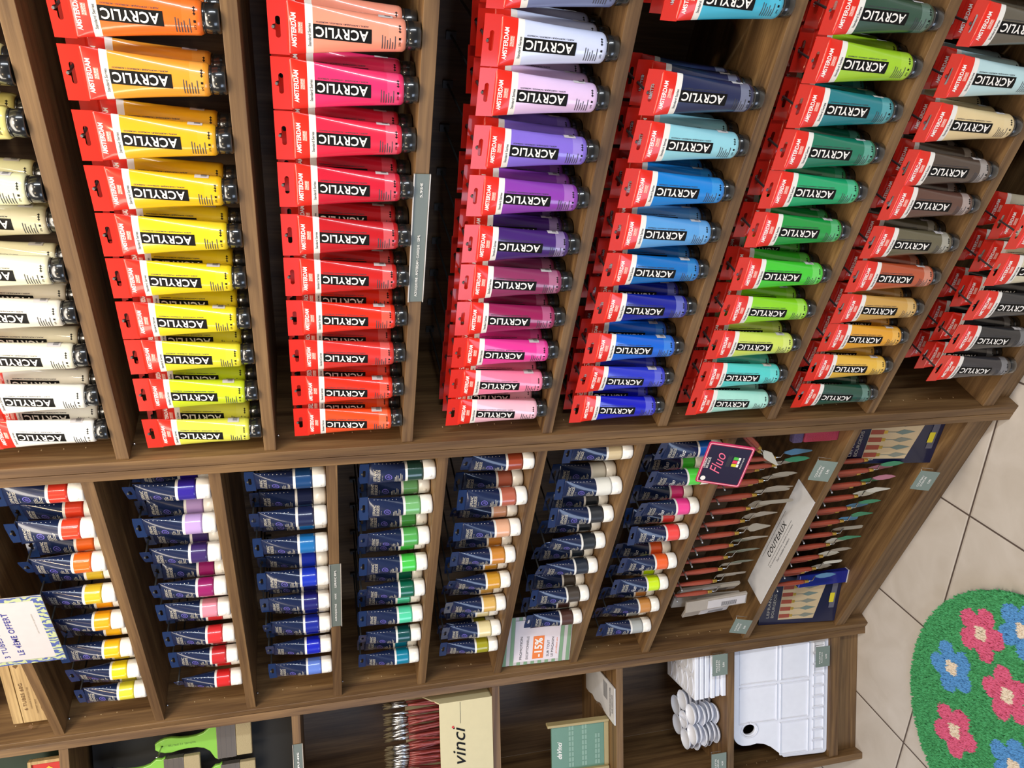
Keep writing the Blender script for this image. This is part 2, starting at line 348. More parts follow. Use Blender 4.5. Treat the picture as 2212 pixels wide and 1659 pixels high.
def lef_proto(fluo=False):
    t = thing('paint_tube', '', 'paint tube'); zt = lambda s: L2*(1-s)
    def prof(s):
        q = max(0, min(1, (s-.115)/(.6-.115))); return .0262*(1-q)+.0184*q, .0008+.0176*q**.74
    S = [.115, .14, .18, .24, .32, .4, .5, .59, .5905, .622, .6225, .7, .8, .83]
    SS = list(reversed(S)); pr = [(zt(s), *prof(s)) for s in SS]
    def fmi(j):
        sm = (SS[j]+SS[j+1])/2; return 0 if sm < .5902 else 1 if sm < .6223 else 2
    bm = bmesh.new(); rings(bm, pr, 32, fmi=fmi); me = fin(bm, 'body')
    for x in (M_NAVY, M_WHITE, M_WHITE): me.materials.append(x)
    for p in me.polygons: p.use_smooth = True
    ob = obj('body', me, None, t); ob.material_slots[2].link = 'OBJECT'
    hw = .0275; z0, z1 = zt(.125), zt(0); cz = (z0+z1)/2; hole = []
    for ax in (-.007, .007):
        for k in range(7):
            an = (PI/2+PI*k/6) if ax < 0 else (-PI/2+PI*k/6); hole.append((ax+.0025*math.cos(an), cz+.0025*math.sin(an)))
    hole += [(.003, cz+.0025), (.002, cz+.005), (-.002, cz+.005), (-.003, cz+.0025)]
    tg = poly([(-hw, z0), (hw, z0), (hw, z1-.001), (hw*.6, z1), (-hw*.6, z1), (-hw, z1-.001)], [hole], .0008, 'tag'); tg.materials.append(M_NAVYT)
    obj('hanging_tag', tg, None, t)
    bm = bmesh.new(); r = .0184; zc = zt(.83)
    rings(bm, [(.0002, r*.86, r*.86), (.0014, r*.96, r*.96), (.004, r, r), (zc-.0004, r, r)], 32)
    bmesh.ops.create_uvsphere(bm, u_segments=16, v_segments=8, radius=.0062, matrix=Matrix.Translation((0, -r+.0052, zc*.45)) @ Matrix.Scale(1, 4))
    me = fin(bm, 'cap'); me.materials.append(M_CAPW)
    for p in me.polygons: p.use_smooth = True
    obj('flip_cap', me, None, t)
    def surf(u, z, lift=.0003):
        a, b = prof(1-z/L2); R = (a+b)/2; th = u/max(R, a*.93); return Vector(((a+lift)*math.sin(th), -(b+lift)*math.cos(th), z))
    hz_ = lambda cu, cz_, lift=.0003: (lambda x, y: surf(cu+x, cz_+y, lift))
    bm = bmesh.new()
    put_text(bm, 'LEFRANC', .027, .0056, hz_(-.002, zt(.20)), 0, bold=.02); put_text(bm, 'BOURGEOIS', .027, .0056, hz_(-.002, zt(.250)), 0, bold=.02)
    put_text(bm, 'SINCE 1720', .011, .0014, hz_(-.006, zt(.295)), 0)
    if fluo:
        put_text(bm, 'Fluo', .020, .009, hz_(-.002, zt(.375)), 2, shear=.5)
    else:
        for k in range(16):
            a0, a_ = 2*PI*k/16, 2*PI*(k+1)/16
            f = [bm.verts.new(surf(-.002+rr*math.cos(an), zt(.375)+rr*math.sin(an))) for an, rr in ((a0, .0062), (a_, .0062), (a_, .005), (a0, .005))]; bm.faces.new(f).material_index = 1
        put_text(bm, 'lb', .006, .006, hz_(-.002, zt(.375)), 1, shear=.4)
    for k, wd in enumerate((.013, .016, .016, .010, .02, .018)):
        put_rect(bm, -.013, -.013+wd, -.0005, .0005, hz_(0, zt(.46)-.0024*k), 3, 4, 1)
    for k in range(7): put_rect(bm, .024, .0255, -.0006, .0006, hz_(.002, zt(.2+.05*k)), 2)
    me = bpy.data.meshes.new('label'); bm.to_mesh(me); bm.free()
    for x in (M_INKS, M_INKU, M_INKW, M_INKS): me.materials.append(x)
    obj('printed_label', me, None, t)
    return t
TONE = {}
def tone(rgb, pale=0):
    k = (*rgb, pale)
    if k not in TONE:
        c = C8(*[v+(255-v)*pale*.9 for v in rgb]); TONE[k] = mat('paint_%d_%d_%d_%d' % (rgb[0], rgb[1], rgb[2], int(pale*100)), c, .3, coat=.8)
    return TONE[k]
ORD = ['', 'first', 'second', 'third', 'fourth', 'fifth', 'sixth', 'seventh', 'eighth', 'ninth', 'tenth', 'eleventh', 'twelfth']
protoA = amst_proto(); protoL = lef_proto(); protoF = lef_proto(True)
used = set()
def place_tube(proto, x, y, z, yaw, rgb, pale, label, group, z_s=1, sticker=True, scale=1):
    r = copy_tree(proto); r.location = (x, y, z); r.rotation_euler = (0, 0, yaw); tag(r, label, None, group)
    if scale != 1: r.scale = (scale,)*3
    for c in list(r.children):
        if c.name.startswith('body'):
            c.material_slots[2].link = 'OBJECT'; c.material_slots[2].material = tone(rgb)
            if len(c.material_slots) > 3: c.material_slots[3].link = 'OBJECT'; c.material_slots[3].material = tone(rgb, pale)
        if proto is not protoA and c.name.startswith('hanging'): c.rotation_euler = (0, 0, random.uniform(-.28, .12))
        if c.name.startswith('barcode') and not sticker: bpy.data.objects.remove(c)
    return r
# each column of the photo: name, shelf top, [(x, rgb, pale, colour name)]
P1 = [
 ('off-white', 1.784, 2, [(.602, (226, 214, 150), 0, 'dull ochre-white'), (.542, (228, 216, 132), 0, 'straw yellow'), (.459, (238, 236, 190), 0, 'pale lemon cream'), None, (.344, (238, 232, 196), 0, 'ivory cream'), (.277, (232, 224, 208), 0, 'warm greyish white'), (.203, (240, 234, 208), 0, 'cream white'), (.128, (244, 240, 228), 0, 'soft white'), (.059, (248, 247, 240), 0, 'pure white')]),
 ('yellow', 1.559, 2, [(.672, (240, 112, 36), .05, 'deep orange'), (.603, (236, 158, 50), .12, 'orange yellow'), (.529, (238, 176, 32), .05, 'amber yellow'), (.461, (240, 188, 24), .05, 'golden yellow'), (.396, (234, 206, 36), .05, 'mustard yellow'), (.330, (240, 210, 30), .05, 'warm yellow'), (.261, (236, 212, 30), .05, 'sunflower yellow'), (.196, (226, 216, 50), .05, 'lemon yellow'), (.124, (196, 214, 34), .05, 'greenish yellow'), (.044, (226, 224, 80), .1, 'pale primrose yellow')]),
 ('red', 1.331, 2, [(.668, (240, 150, 124), .05, 'salmon pink'), (.603, (236, 50, 108), .12, 'hot magenta'), (.538, (226, 40, 70), .25, 'rose red'), (.471, (206, 30, 54), .25, 'carmine red'), (.397, (190, 26, 34), .3, 'dark crimson'), (.330, (200, 34, 32), .3, 'deep red'), (.259, (236, 46, 24), .25, 'bright vermilion'), (.189, (214, 50, 44), .25, 'medium red'), (.119, (232, 48, 26), .2, 'scarlet red'), (.051, (244, 78, 30), .2, 'orange red')]),
 ('purple and pink', 1.076, 3, [(.737, (116, 126, 166), 0, 'grey-blue'), (.669, (206, 214, 242), 0, 'very pale blue'), (.605, (224, 194, 232), 0, 'pale lilac'), (.531, (132, 108, 214), .2, 'lavender violet'), (.460, (140, 62, 172), .25, 'medium purple'), (.384, (66, 34, 110), .45, 'dark violet'), (.318, (140, 52, 94), .3, 'plum red'), (.251, (150, 30, 84), .3, 'deep magenta'), (.184, (232, 58, 152), .2, 'bright pink'), (.119, (244, 128, 162), .05, 'rose pink'), (.055, (246, 188, 204), .05, 'baby pink')]),
 ('blue', .847, 3, [(.739, (60, 176, 208), .1, 'turquoise blue'), None, (.616, (32, 40, 78), .4, 'navy blue'), (.547, (146, 208, 222), .0, 'pale aqua'), (.476, (18, 130, 214), .15, 'azure blue'), (.405, (90, 160, 222), .1, 'sky blue'), (.338, (14, 112, 190), .15, 'mid blue'), (.266, (14, 28, 150), .4, 'royal blue'), (.184, (12, 100, 214), .2, 'primary blue'), (.116, (44, 56, 200), .25, 'bright ultramarine'), (.047, (14, 22, 190), .35, 'deep ultramarine')]),
 ('green', .613, 3, [(.737, (34, 72, 56), .25, 'dark forest green'), (.672, (160, 206, 36), .1, 'yellow-lime green'), (.608, (16, 122, 134), .3, 'teal'), (.543, (10, 116, 88), .35, 'bottle green'), (.479, (22, 166, 108), .25, 'mint emerald'), (.410, (14, 150, 62), .3, 'grass green'), (.328, (64, 204, 50), .25, 'bright green'), (.256, (140, 216, 30), .25, 'lime green'), (.182, (208, 226, 92), .2, 'pale yellow-green'), (.111, (80, 208, 204), .15, 'aqua green'), (.048, (168, 226, 210), .05, 'pale mint')]),
 ('brown', .384, 3, [(.736, (92, 86, 74), .1, 'grey-brown'), (.663, (184, 216, 220), .05, 'pale icy blue'), (.594, (226, 202, 152), .05, 'buff cream'), (.520, (76, 62, 54), .5, 'dark umber'), (.461, (92, 60, 50), .5, 'reddish umber'), (.388, (98, 92, 70), .45, 'olive grey'), (.321, (184, 80, 46), .35, 'terracotta'), (.254, (206, 160, 80), .2, 'light ochre'), (.190, (232, 164, 44), .2, 'orange ochre'), (.120, (232, 184, 66), .15, 'yellow ochre'), (.050, (22, 76, 62), .35, 'dark pine green')]),
 ('black', .092, 3, [(.415, (206, 196, 170), .05, 'pale stone'), (.339, (216, 208, 180), .05, 'cream beige'), (.262, (44, 46, 50), .3, 'black'), (.185, (40, 42, 46), .4, 'charcoal black'), (.113, (48, 48, 54), .4, 'blue-black')]),
]
for cname, z, rows, items in P1:
    n = len(items)
    for i, it in enumerate(items):
        up = n-i
        if it is None:      # the front of this hook is sold out, the rear tubes remain
            if cname == 'off-white':
                for k in (1, 2):
                    place_tube(protoA, .405-.01*k, .018+.04*k, z+.001, 0, (214, 208, 176), 0, ('dim cream acrylic tube hanging %s back in the gap of the off-white column' % ('second' if k == 1 else 'third')), 'acrylic tubes in the off-white column')
            continue
        x, rgb, pale, nm = it; big = 1.0
        for k in range(rows):
            if (cname == 'black'):
                yy = .004+.044*k
            else: yy = .015+.040*k
            xx = x+(random.uniform(-.004, .004) if k else 0)+(.004*k if cname in ('yellow', 'red') else 0)
            pos = ('front', 'second back', 'third back')[k]
            lab = '%s acrylic tube, %s up from divider in %s column, %s' % (nm, ORD[up], cname, pos)
            sc_ = 1.06 if cname == 'black' else 1.0
            tz = place_tube(protoA, xx, yy, z+.001, random.uniform(-.05, .05)+(.06*k if k else 0), rgb, pale, lab, 'acrylic tubes in the %s column' % cname, sticker=((i+k) % 3 != 1), scale=sc_)
        obj('peg_hook', hook_mesh(D-(.003 if cname == 'black' else .0135)), None, U1, loc=(x, 0, z+L1*(1.06 if cname == 'black' else 1)*.944+.0045))
P2 = [
 ('red to yellow', 1.845, 2, [(-.072, (206, 52, 34), 'brick red'), (-.164, (228, 66, 38), 'orange-red'), (-.255, (242, 110, 32), 'bright orange'), (-.347, (220, 186, 46), 'dull gold'), (-.431, (246, 166, 24), 'orange yellow'), (-.526, (246, 188, 28), 'warm yellow'), (-.604, (236, 208, 30), 'clear yellow'), (-.683, (222, 212, 60), 'lemon yellow')]),
 ('violet to red', 1.652, 2, [(-.088, (50, 34, 150), 'blue-violet'), (-.177, (190, 160, 216), 'pale lilac'), (-.257, (62, 42, 104), 'dark violet'), (-.360, (150, 30, 100), 'magenta'), (-.427, (226, 142, 160), 'pink'), (-.517, (214, 50, 54), 'coral red'), (-.593, (196, 42, 46), 'crimson'), (-.683, (208, 38, 38), 'bright red')]),
 ('blue', 1.460, 2, [(-.081, (24, 66, 116), 'steel blue'), (-.182, (30, 38, 76), 'midnight blue'), (-.259, (30, 110, 178), 'azure'), (-.362, (28, 54, 190), 'royal blue'), (-.440, (32, 30, 110), 'indigo'), (-.519, (26, 40, 150), 'deep blue'), (-.600, (24, 36, 190), 'ultramarine'), (-.682, (100, 130, 214), 'periwinkle')]),
 ('green', 1.264, 2, [(-.082, (34, 66, 58), 'very dark green'), (-.175, (116, 180, 112), 'sage green'), (-.266, (84, 172, 82), 'leaf green'), (-.348, (72, 204, 76), 'bright green'), (-.434, (10, 98, 74), 'deep emerald'), (-.526, (84, 212, 166), 'mint'), (-.600, (10, 72, 74), 'dark teal'), (-.688, (14, 128, 160), 'turquoise')]),
 ('earth', 1.077, 2, [(-.074, (158, 66, 38), 'rust'), (-.173, (186, 100, 78), 'terracotta'), (-.267, (234, 178, 144), 'peach'), (-.353, (208, 138, 56), 'caramel'), (-.439, (214, 156, 48), 'yellow ochre'), (-.522, (224, 180, 96), 'sand'), (-.620, (238, 222, 168), 'cream'), (-.684, (164, 158, 30), 'olive')]),
 ('white and black', .879, 2, [(-.066, (214, 192, 150), 'beige'), (-.166, (238, 236, 226), 'white'), (-.250, (40, 44, 50), 'black'), (-.336, (34, 40, 48), 'jet black'), (-.421, (38, 46, 60), 'blue-black'), (-.524, (72, 64, 58), 'grey-brown'), (-.614, (80, 50, 44), 'dark brown')]),
 ('fluorescent', .682, 2, [(-.077, (20, 90, 180), 'blue'), (-.158, (84, 224, 70), 'fluorescent green'), (-.250, (248, 62, 150), 'fluorescent pink'), (-.335, (250, 72, 70), 'fluorescent red'), (-.437, (252, 104, 44), 'fluorescent orange'), (-.517, (214, 248, 24), 'fluorescent yellow'), (-.604, (204, 138, 70), 'copper tan'), (-.690, (176, 180, 178), 'silver grey')]),
]
for cname, z, rows, items in P2:
    for i, (x, rgb, nm) in enumerate(items):
        pr = protoF if (cname == 'fluorescent' and i < 6) else protoL
        for k in range(rows):
            xx = x-.006+(random.uniform(-.01, .01)+.012 if k else 0)
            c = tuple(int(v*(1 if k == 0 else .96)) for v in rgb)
            lab = 'navy tube with %s band, %s down from divider in %s column, %s' % (nm, ORD[i+1], cname, ('front', 'rear')[k])
            tw = random.uniform(-.22, .12)
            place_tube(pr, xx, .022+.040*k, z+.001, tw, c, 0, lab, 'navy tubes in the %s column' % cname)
        obj('peg_hook', hook_mesh(D-.020), None, U2, loc=(x-.006, 0, z+L2*.937+.004))
for p in (protoA, protoL, protoF):
    for c in list(p.children): bpy.data.objects.remove(c)
    bpy.data.objects.remove(p)

# ---------------------------------------------------------------- palette knives
def blade_out(kind):
    if kind == 'diamond': return [(-.002, 0), (.002, 0), (.010, -.022), (.0085, -.034), (.002, -.068), (0, -.070), (-.002, -.068), (-.0085, -.034), (-.010, -.022)]
    if kind == 'long': return [(-.002, 0), (.002, 0), (.0058, -.008), (.0056, -.080), (.003, -.088), (0, -.090), (-.003, -.088), (-.0056, -.080), (-.0058, -.008)]
    if kind == 'trowel': return [(-.002, 0), (.002, 0), (.012, -.012), (.0125, -.022), (.0015, -.062), (-.0015, -.062), (-.0125, -.022), (-.012, -.012)]
    if kind == 'leaf': return [(-.002, 0), (.002, 0), (.0075, -.016), (.0088, -.032), (.006, -.05), (0, -.064), (-.006, -.05), (-.0088, -.032), (-.0075, -.016)]
    return [(-.002, 0), (.002, 0), (.006, -.006), (.006, -.05), (.004, -.056), (-.004, -.056), (-.006, -.05), (-.006, -.006)]
M_HANDLE = mat('knife_handle', C8(158, 68, 48), .4, coat=.3)
BL = {'steel': mat('blade_steel', C8(178, 168, 152), .38, metal=.35), 'green': mat('blade_green', C8(62, 142, 104), .4), 'blue': mat('blade_blue', C8(92, 140, 176), .4),
      'pink': mat('blade_pink', C8(190, 122, 140), .4), 'white': mat('blade_white', C8(214, 208, 192), .4), 'grey': mat('blade_greygreen', C8(118, 124, 106), .4)}
KP = {}
hb = bmesh.new(); rings(hb, [(.0, .0042, .0042), (.010, .0056, .0056), (.035, .0062, .0062), (.066, .005, .005), (.084, .0042, .0042), (.090, .003, .003)], 16); HM = fin(hb, 'handle'); HM.materials.append(M_HANDLE)
hb = bmesh.new(); rings(hb, [(-.010, .0034, .0034), (-.0095, .004, .004), (.001, .0045, .0045), (.002, .0047, .0047)], 16); FM = fin(hb, 'ferrule'); FM.materials.append(M_BRASS)
hb = bmesh.new(); tube(hb, [(0, 0, -.009), (0, 0, -.022), (0, .010, -.034), (0, .0125, -.040)], .0013, 8); NM = fin(hb, 'neck'); NM.materials.append(M_STEEL)
def knife(kind, col, loc, label, group, yaw=0, tilt=0):
    k = (kind, col)
    if k not in KP:
        me = poly(blade_out(kind), [], .0009, 'blade'); me.transform(Matrix.Translation((0, .0125, -.038))); me.materials.append(BL[col]); KP[k] = me
    t = thing('palette_knife', label, 'palette knife', loc, yaw, group); t.rotation_euler = (0, tilt, yaw)
    obj('handle', HM, None, t); obj('ferrule', FM, None, t); obj('neck', NM, None, t); obj('blade', KP[k], None, t)
    return t
kx = [-.196, -.240, -.284, -.326, -.368, -.411, -.455, -.499, -.545, -.588]
kk = ['leaf', 'diamond', 'long', 'trowel', 'trowel', 'diamond', 'leaf', 'leaf', 'square', 'square']
for i, x in enumerate(kx):
    for k in (0, 1):
        bt = 'grey' if i in (6, 7) else 'steel'
        knife(kk[i], bt, (x+(.012 if k else 0), .022+.022*k, .552+.003*k), 'palette knife with red-brown handle and plain %s blade, upper knife shelf, %s hook down, %s' % (kk[i], ORD[i+1], 'rear' if k else 'front'), 'palette knives on the upper knife shelf', yaw=random.uniform(-.4, .1))
    obj('peg_hook', hook_mesh(D-.004, M_HOOKL), None, U2, loc=(x, 0, .6408))
kc = [('leaf', 'green'), ('leaf', 'pink'), ('diamond', 'white'), ('leaf', 'green'), ('trowel', 'green'), ('square', 'steel'), ('diamond', 'green'), ('leaf', 'steel'), ('square', 'white'), ('leaf', 'blue')]
kb = [('square', 'white'), ('diamond', 'pink'), ('leaf', 'green'), ('leaf', 'white'), ('leaf', 'blue'), ('square', 'blue'), ('leaf', 'steel'), ('trowel', 'white'), ('leaf', 'white'), ('leaf', 'steel')]
lx = [-.193, -.236, -.279, -.320, -.365, -.411, -.452, -.497, -.545, -.598]
for i, x in enumerate(lx):
    for k in (0, 1):
        kd, cl = (kc, kb)[k][i]
        knife(kd, cl, (x+(.010 if k else 0), .024+.022*k, .272+.004*k), 'palette knife with %s %s blade, lowest knife shelf, %s hook down, %s' % (cl, kd, ORD[i+1], 'rear' if k else 'front'), 'palette knives on the lowest knife shelf', yaw=random.uniform(-.3, .2))
    obj('peg_hook', hook_mesh(D-.004, M_HOOKL), None, U2, loc=(x, 0, .3608))
# loose knives near the divider on the upper knife shelf
knife('diamond', 'blue', (-.135, .03, .540), 'palette knife with blue-green painted blade beside the pink packet', 'painted palette knives by the pink packet')
knife('leaf', 'green', (-.158, .03, .530), 'palette knife with green painted blade just below the blue-green one', 'painted palette knives by the pink packet')
for i, (x, z, la) in enumerate(((-.080, .600, 'upper'), (-.104, .585, 'lower'))):
    knife('diamond', 'white', (x, .012+.014*i, z), 'tilted palette knife with broad pale blade, %s of the two by the sign' % la, 'tilted pale-bladed palette knives', tilt=.75)

# ---------------------------------------------------------------- packets, cards, boxed sets on the knife shelves
def pouch(name, label, cat, loc, w_, h_, d_, m_, rot=(0, 0, 0), group=None):
    bm = bmesh.new(); n = 10; top = []
    for s in (-1, 1):
        g = [[bm.verts.new(((i/n-.5)*w_, s*d_/2*(math.sin(PI*i/n)*math.sin(PI*j/n))**.5 + random.uniform(-1, 1)*.001*(0 < i < n)*(0 < j < n), (j/n-.5)*h_)) for j in range(n+1)] for i in range(n+1)]
        for i in range(n):
            for j in range(n):
                f = bm.faces.new((g[i][j], g[i+1][j], g[i+1][j+1], g[i][j+1])); f.smooth = True
    bmesh.ops.remove_doubles(bm, verts=bm.verts, dist=.0001)
    o = obj(name, fin(bm, name), m_, loc=loc); o.rotation_euler = rot
    return tag(o, label, cat, group)
pk = thing('sponge_packet', 'see-through packet of pink and violet sponges hanging beside the divider on the knife shelf', 'packet', (-.080, .045, .440), .3)
bm = bmesh.new(); bx(bm, -.022, .022, -.008, .008, -.05, .035, bev=.004); obj('pink_sponge', bm, mat('sponge_pink', C8(176, 60, 84), .8, bump=.6, bscale=300), pk)
bm = bmesh.new(); bx(bm, -.022, .022, -.008, .008, .037, .062, bev=.004); obj('violet_sponge', bm, mat('sponge_violet', C8(96, 82, 120), .8, bump=.6, bscale=300), pk)
bm = bmesh.new(); bx(bm, -.012, .014, -.008, .008, -.068, -.052, bev=.003); obj('green_sponge', bm, mat('sponge_green', C8(50, 120, 66), .8, bump=.6, bscale=300), pk)
bm = bmesh.new(); bx(bm, -.028, .028, -.010, .010, -.034, .068, bev=.004); obj('wrapper', bm, mat('clear_film', (1, 1, 1), .08, trans=1, ior=1.05, alpha=.25), pk)
def packet(x, y, zt_, h, w_, yaw, tilt, label):
    t = thing('tool_packet', label, 'packet', (x, y, zt_), yaw, 'barcoded tool packets in the lower corner'); t.rotation_euler = (tilt, .10*random.uniform(-1, 1), yaw)
    bm = bmesh.new(); bx(bm, -w_/2, w_/2, -.004, .004, -h, 0, bev=.0015); obj('sleeve', bm, mat('sleeve_film', C8(188, 178, 166), .2, alpha=.8), t)
    bm = bmesh.new(); bx(bm, -w_*.36, w_*.36, -.0056, -.0044, -h*.97, -h*.35)
    obj('white_card', bm, M_PAPER, t)
    bm = bmesh.new(); f = frame_((0, -.0058, -h*.7), (1, 0, 0), (0, 0, 1))
    for k in range(16): put_rect(bm, -w_*.3, w_*.1, -.02+k*.0026, -.0188+k*.0026, f)
    obj('barcode', bm, M_INKB, t)
    return t
packet(-.655, .030, .590, .165, .036, .2, -.04, 'clear tool packet with white barcode strip, frontmost in the lower corner of the knife shelf')
packet(-.690, .034, .585, .125, .034, -.2, .02, 'short white packet lowest in the corner beside the side panel')
packet(-.672, .060, .610, .190, .036, .1, 0, 'clear tool packet standing behind the front barcode strip packet')
packet(-.630, .060, .600, .170, .036, -.3, .03, 'clear tool packet nearest to the last hanging palette knives')

def boxset(label, corner, ax_u, w_, h_, d_, lean, pic_knives=True, name='boxed_knife_set'):
    """navy box standing on the shelf; corner = lower left front, ax_u = yaw"""
    t = thing(name, label, 'boxed set', corner, ax_u, None); t.rotation_euler = (lean, 0, ax_u)
    bm = bmesh.new(); bx(bm, 0, w_, 0, d_, 0, h_, bev=.001); obj('carton', bm, mat('carton_navy', C8(20, 24, 58), .3, coat=.4), t)
    f = frame_((0, -.0004, 0), (1, 0, 0), (0, 0, 1))
    bm = bmesh.new(); q = [(w_*.10, h_*.30), (w_*.90, h_*.20), (w_*.90, h_*.76), (w_*.10, h_*.76)]
    bm.faces.new([bm.verts.new(f(*p)) for p in q])
    obj('picture_window', bm, mat('picture_beige', C8(202, 178, 140), .35, coat=.3), t)
    bm = bmesh.new(); f2 = frame_((0, -.0008, 0), (1, 0, 0), (0, 0, 1))
    for k in range(5):
        x = w_*(.18+.15*k); put_rect(bm, x-.006, x+.006, h_*.62, h_*.755, f2, 0)
        put_rect(bm, x-.004, x+.004, h_*.58, h_*.62, f2, 1); put_rect(bm, x-.001, x+.001, h_*.48, h_*.58, f2, 2)
        bm.faces.new([bm.verts.new(f2(*p)) for p in ((x-.001, h_*.5), (x+.007, h_*.42), (x+.001, h_*.29), (x-.007, h_*.42))]).material_index = 3 if k % 2 else 2
    obj('knife_picture', bm, [M_HANDLE, M_BRASS, mat('picture_grey', C8(130, 132, 118), .4), mat('picture_bluegreen', C8(112, 128, 120), .4)], t)
    bm = bmesh.new(); put_text(bm, 'LEFRANC', w_*.5, .008, frame_((w_*.4, -.0008, h_*.90), (1, 0, 0), (0, 0, 1)), 0); put_text(bm, 'BOURGEOIS', w_*.5, .008, frame_((w_*.4, -.0008, h_*.84), (1, 0, 0), (0, 0, 1)), 0)
    obj('box_lettering', bm, M_INKS, t)
    bm = bmesh.new(); put_rect(bm, w_*.3, w_*.85, h_*.05, h_*.12, f2, 0); put_rect(bm, w_*.42, w_*.62, h_*.07, h_*.13, frame_((0, -.0012, 0), (1, 0, 0), (0, 0, 1)), 1)
    obj('price_patch', bm, [mat('patch_grey', C8(100, 98, 110), .5), mat('label_yellow', C8(226, 206, 50), .4)], t)
    return t
boxset('navy boxed palette knife set standing under the divider on the lowest shelf', (-.192, .030, .1035), .18, .135, .235, .022, -.10)
boxset('navy boxed palette knife set leaning in the far corner of the lowest shelf', (-.792, .016, .1035), .35, .150, .225, .022, -.10)
o = thing('blue_packet', 'slim royal-blue packet behind the boxed knife set in the corner', 'packet', (-.645, .060, .1035), .35)
bm = bmesh.new(); bx(bm, -.019, .019, -.007, .007, 0, .15, bev=.002); obj('carton', bm, mat('carton_blue', C8(22, 36, 130), .25, coat=.4), o)
bm = bmesh.new(); bx(bm, -.0195, .0195, -.0075, .0075, -.0002, .003); obj('white_edge', bm, M_PAPER, o)

# COUTEAUX sign lying on the board
sg = thing('shelf_sign', 'white sign reading COUTEAUX lying flat along the front of the knife shelf', 'sign', (-.455, .042, .3915), 0)
bm = bmesh.new(); bx(bm, -.190, .190, -.037, .037, 0, .002, bev=.0006); obj('sign_board', bm, mat('sign_white', C8(214, 212, 212), .22, coat=.6), sg)
bm = bmesh.new(); f = frame_((0, 0, .0024), (1, 0, 0), (0, 1, 0))
put_text(bm, 'COUTEAUX', .125, .0145, frame_((.004, .012, .0024), (1, 0, 0), (0, 1, 0)), 0, bold=.012, shear=.0, sp=1.15)
put_rect(bm, -.08, .09, .0275, .0283, f, 0); put_rect(bm, -.08, .09, -.002, -.0012, f, 0)
put_text(bm, 'Du couteau aux pointes, spatule et couteau', .16, .0055, frame_((.004, -.010, .0024), (1, 0, 0), (0, 1, 0)), 1)
put_text(bm, 'Pour travailler la matiere', .085, .0055, frame_((.004, -.020, .0024), (1, 0, 0), (0, 1, 0)), 1)
obj('sign_lettering', bm, [M_INKB, M_INKG], sg)

# clip-on price tags -------------------------------------------------
def price_tag(loc, yaw, lean, label, lines=('COUTEAU', 'DE PEINTURE'), price='5,95'):
    t = thing('price_tag', label, 'price tag', loc, yaw, 'clip-on price tags'); t.rotation_euler = (lean, 0, yaw)
    bm = bmesh.new(); bx(bm, -.029, .029, -.0007, .0007, -.022, .022, bev=.0004); obj('card', bm, M_LABEL, t)
    bm = bmesh.new(); f = lambda u, v: Vector((u, -.0012, v))
    put_text(bm, lines[0], .034, .0042, lambda x, y: f(x-.002, y+.010), 0, bold=.01); put_text(bm, lines[1], .030, .0042, lambda x, y: f(x-.002, y+.003), 0, bold=.01)
    put_text(bm, price, .013, .0055, lambda x, y: f(x, y-.010), 0, bold=.02); obj('price_lettering', bm, M_INKW, t)
    bm = bmesh.new(); tube(bm, [(-.028, .001, .02), (-.0285, .010, .018), (-.0285, .010, -.01)], .0006, 6); tube(bm, [(.028, .001, .02), (.0285, .010, .018), (.0285, .010, -.01)], .0006, 6)
    obj('wire_clip', bm, M_STEEL, t)
price_tag((-.132, -.022, .446), 0, -.25, 'grey-green price tag clipped beside the pink sponge packet')
price_tag((-.192, -.022, .156), 0, -.25, 'grey-green price tag in front of the lowest knife shelf, right under the boxed set')
price_tag((-.692, -.022, .447), 0, -.25, 'grey-green price tag clipped in the low corner of the upper knife shelf')
p = W3(-.042, -.012, .461); price_tag(p, A3, -.02, 'grey-green price tag in front of the stacked well palettes', ('PALETTE', 'GODETS'), '3,50')
p = W3(-.062, -.012, .146); price_tag(p, A3, -.02, 'grey-green price tag on the corner of the large white palette', ('PALETTE', 'PLASTIQUE'), '6,95')
p = W3(-.318, -.012, .463); price_tag(p, A3, -.02, 'grey-green price tag beyond the flower palettes', ('PALETTE', 'FLEUR'), '4,20')
# long price strips on the board edges
def strip(x0, x1, z, par, label, y=.0, txt=()):
    t = thing('price_strip', label, 'price strip', *par)
    bm = bmesh.new(); bx(bm, x0, x1, y-.0012, y, z-.010, z+.010, bev=.0003); obj('card', bm, mat('strip_grey', C8(108, 116, 110), .35), t)
    bm = bmesh.new(); f = frame_((0, y-.0022, z), (1, 0, 0), (0, 0, 1))
    for a, b, s in txt: put_text(bm, s, b-a, .0042, lambda u, v, a=a, b=b: f((a+b)/2+u, v), 0, bold=.012)
    obj('strip_lettering', bm, M_INKW, t)
    for (c, d_) in ((z+.0101, z+.0116), (z-.0116, z-.0101)):
        bm = bmesh.new(); bx(bm, x0, x1, y-.0028, y, c, d_); obj('holder_lip', bm, mat('lip_plastic', C8(190, 180, 168), .2, coat=.5), t)
strip(.292, .496, 1.3215, ((0, 0, 0), 0), 'long grey price strip reading 5,95 on the board under the red tubes', .0046, ((.302, .405, 'ACRYLIQUE FINE - AMSTERDAM - CLASSIQUE - 120ML'), (.462, .484, '5,95€')))
strip(-.520, -.314, 1.4495, ((0, 0, 0), 0), 'long grey price strip on the board under the blue-banded navy tubes', .0046, ((-.50, -.44, 'ACRYLIQUE FINE'), (-.425, -.405, '4,95€'), (-.385, -.33, 'LEFRANC 80ML')))
strip(-.30, -.09, 1.5465, (O3, A3), 'grey price strip on the board under the flat green brushes', .0046, ((-.26, -.2, 'BROSSE PLATE'), (-.17, -.11, 'VERNIS')))

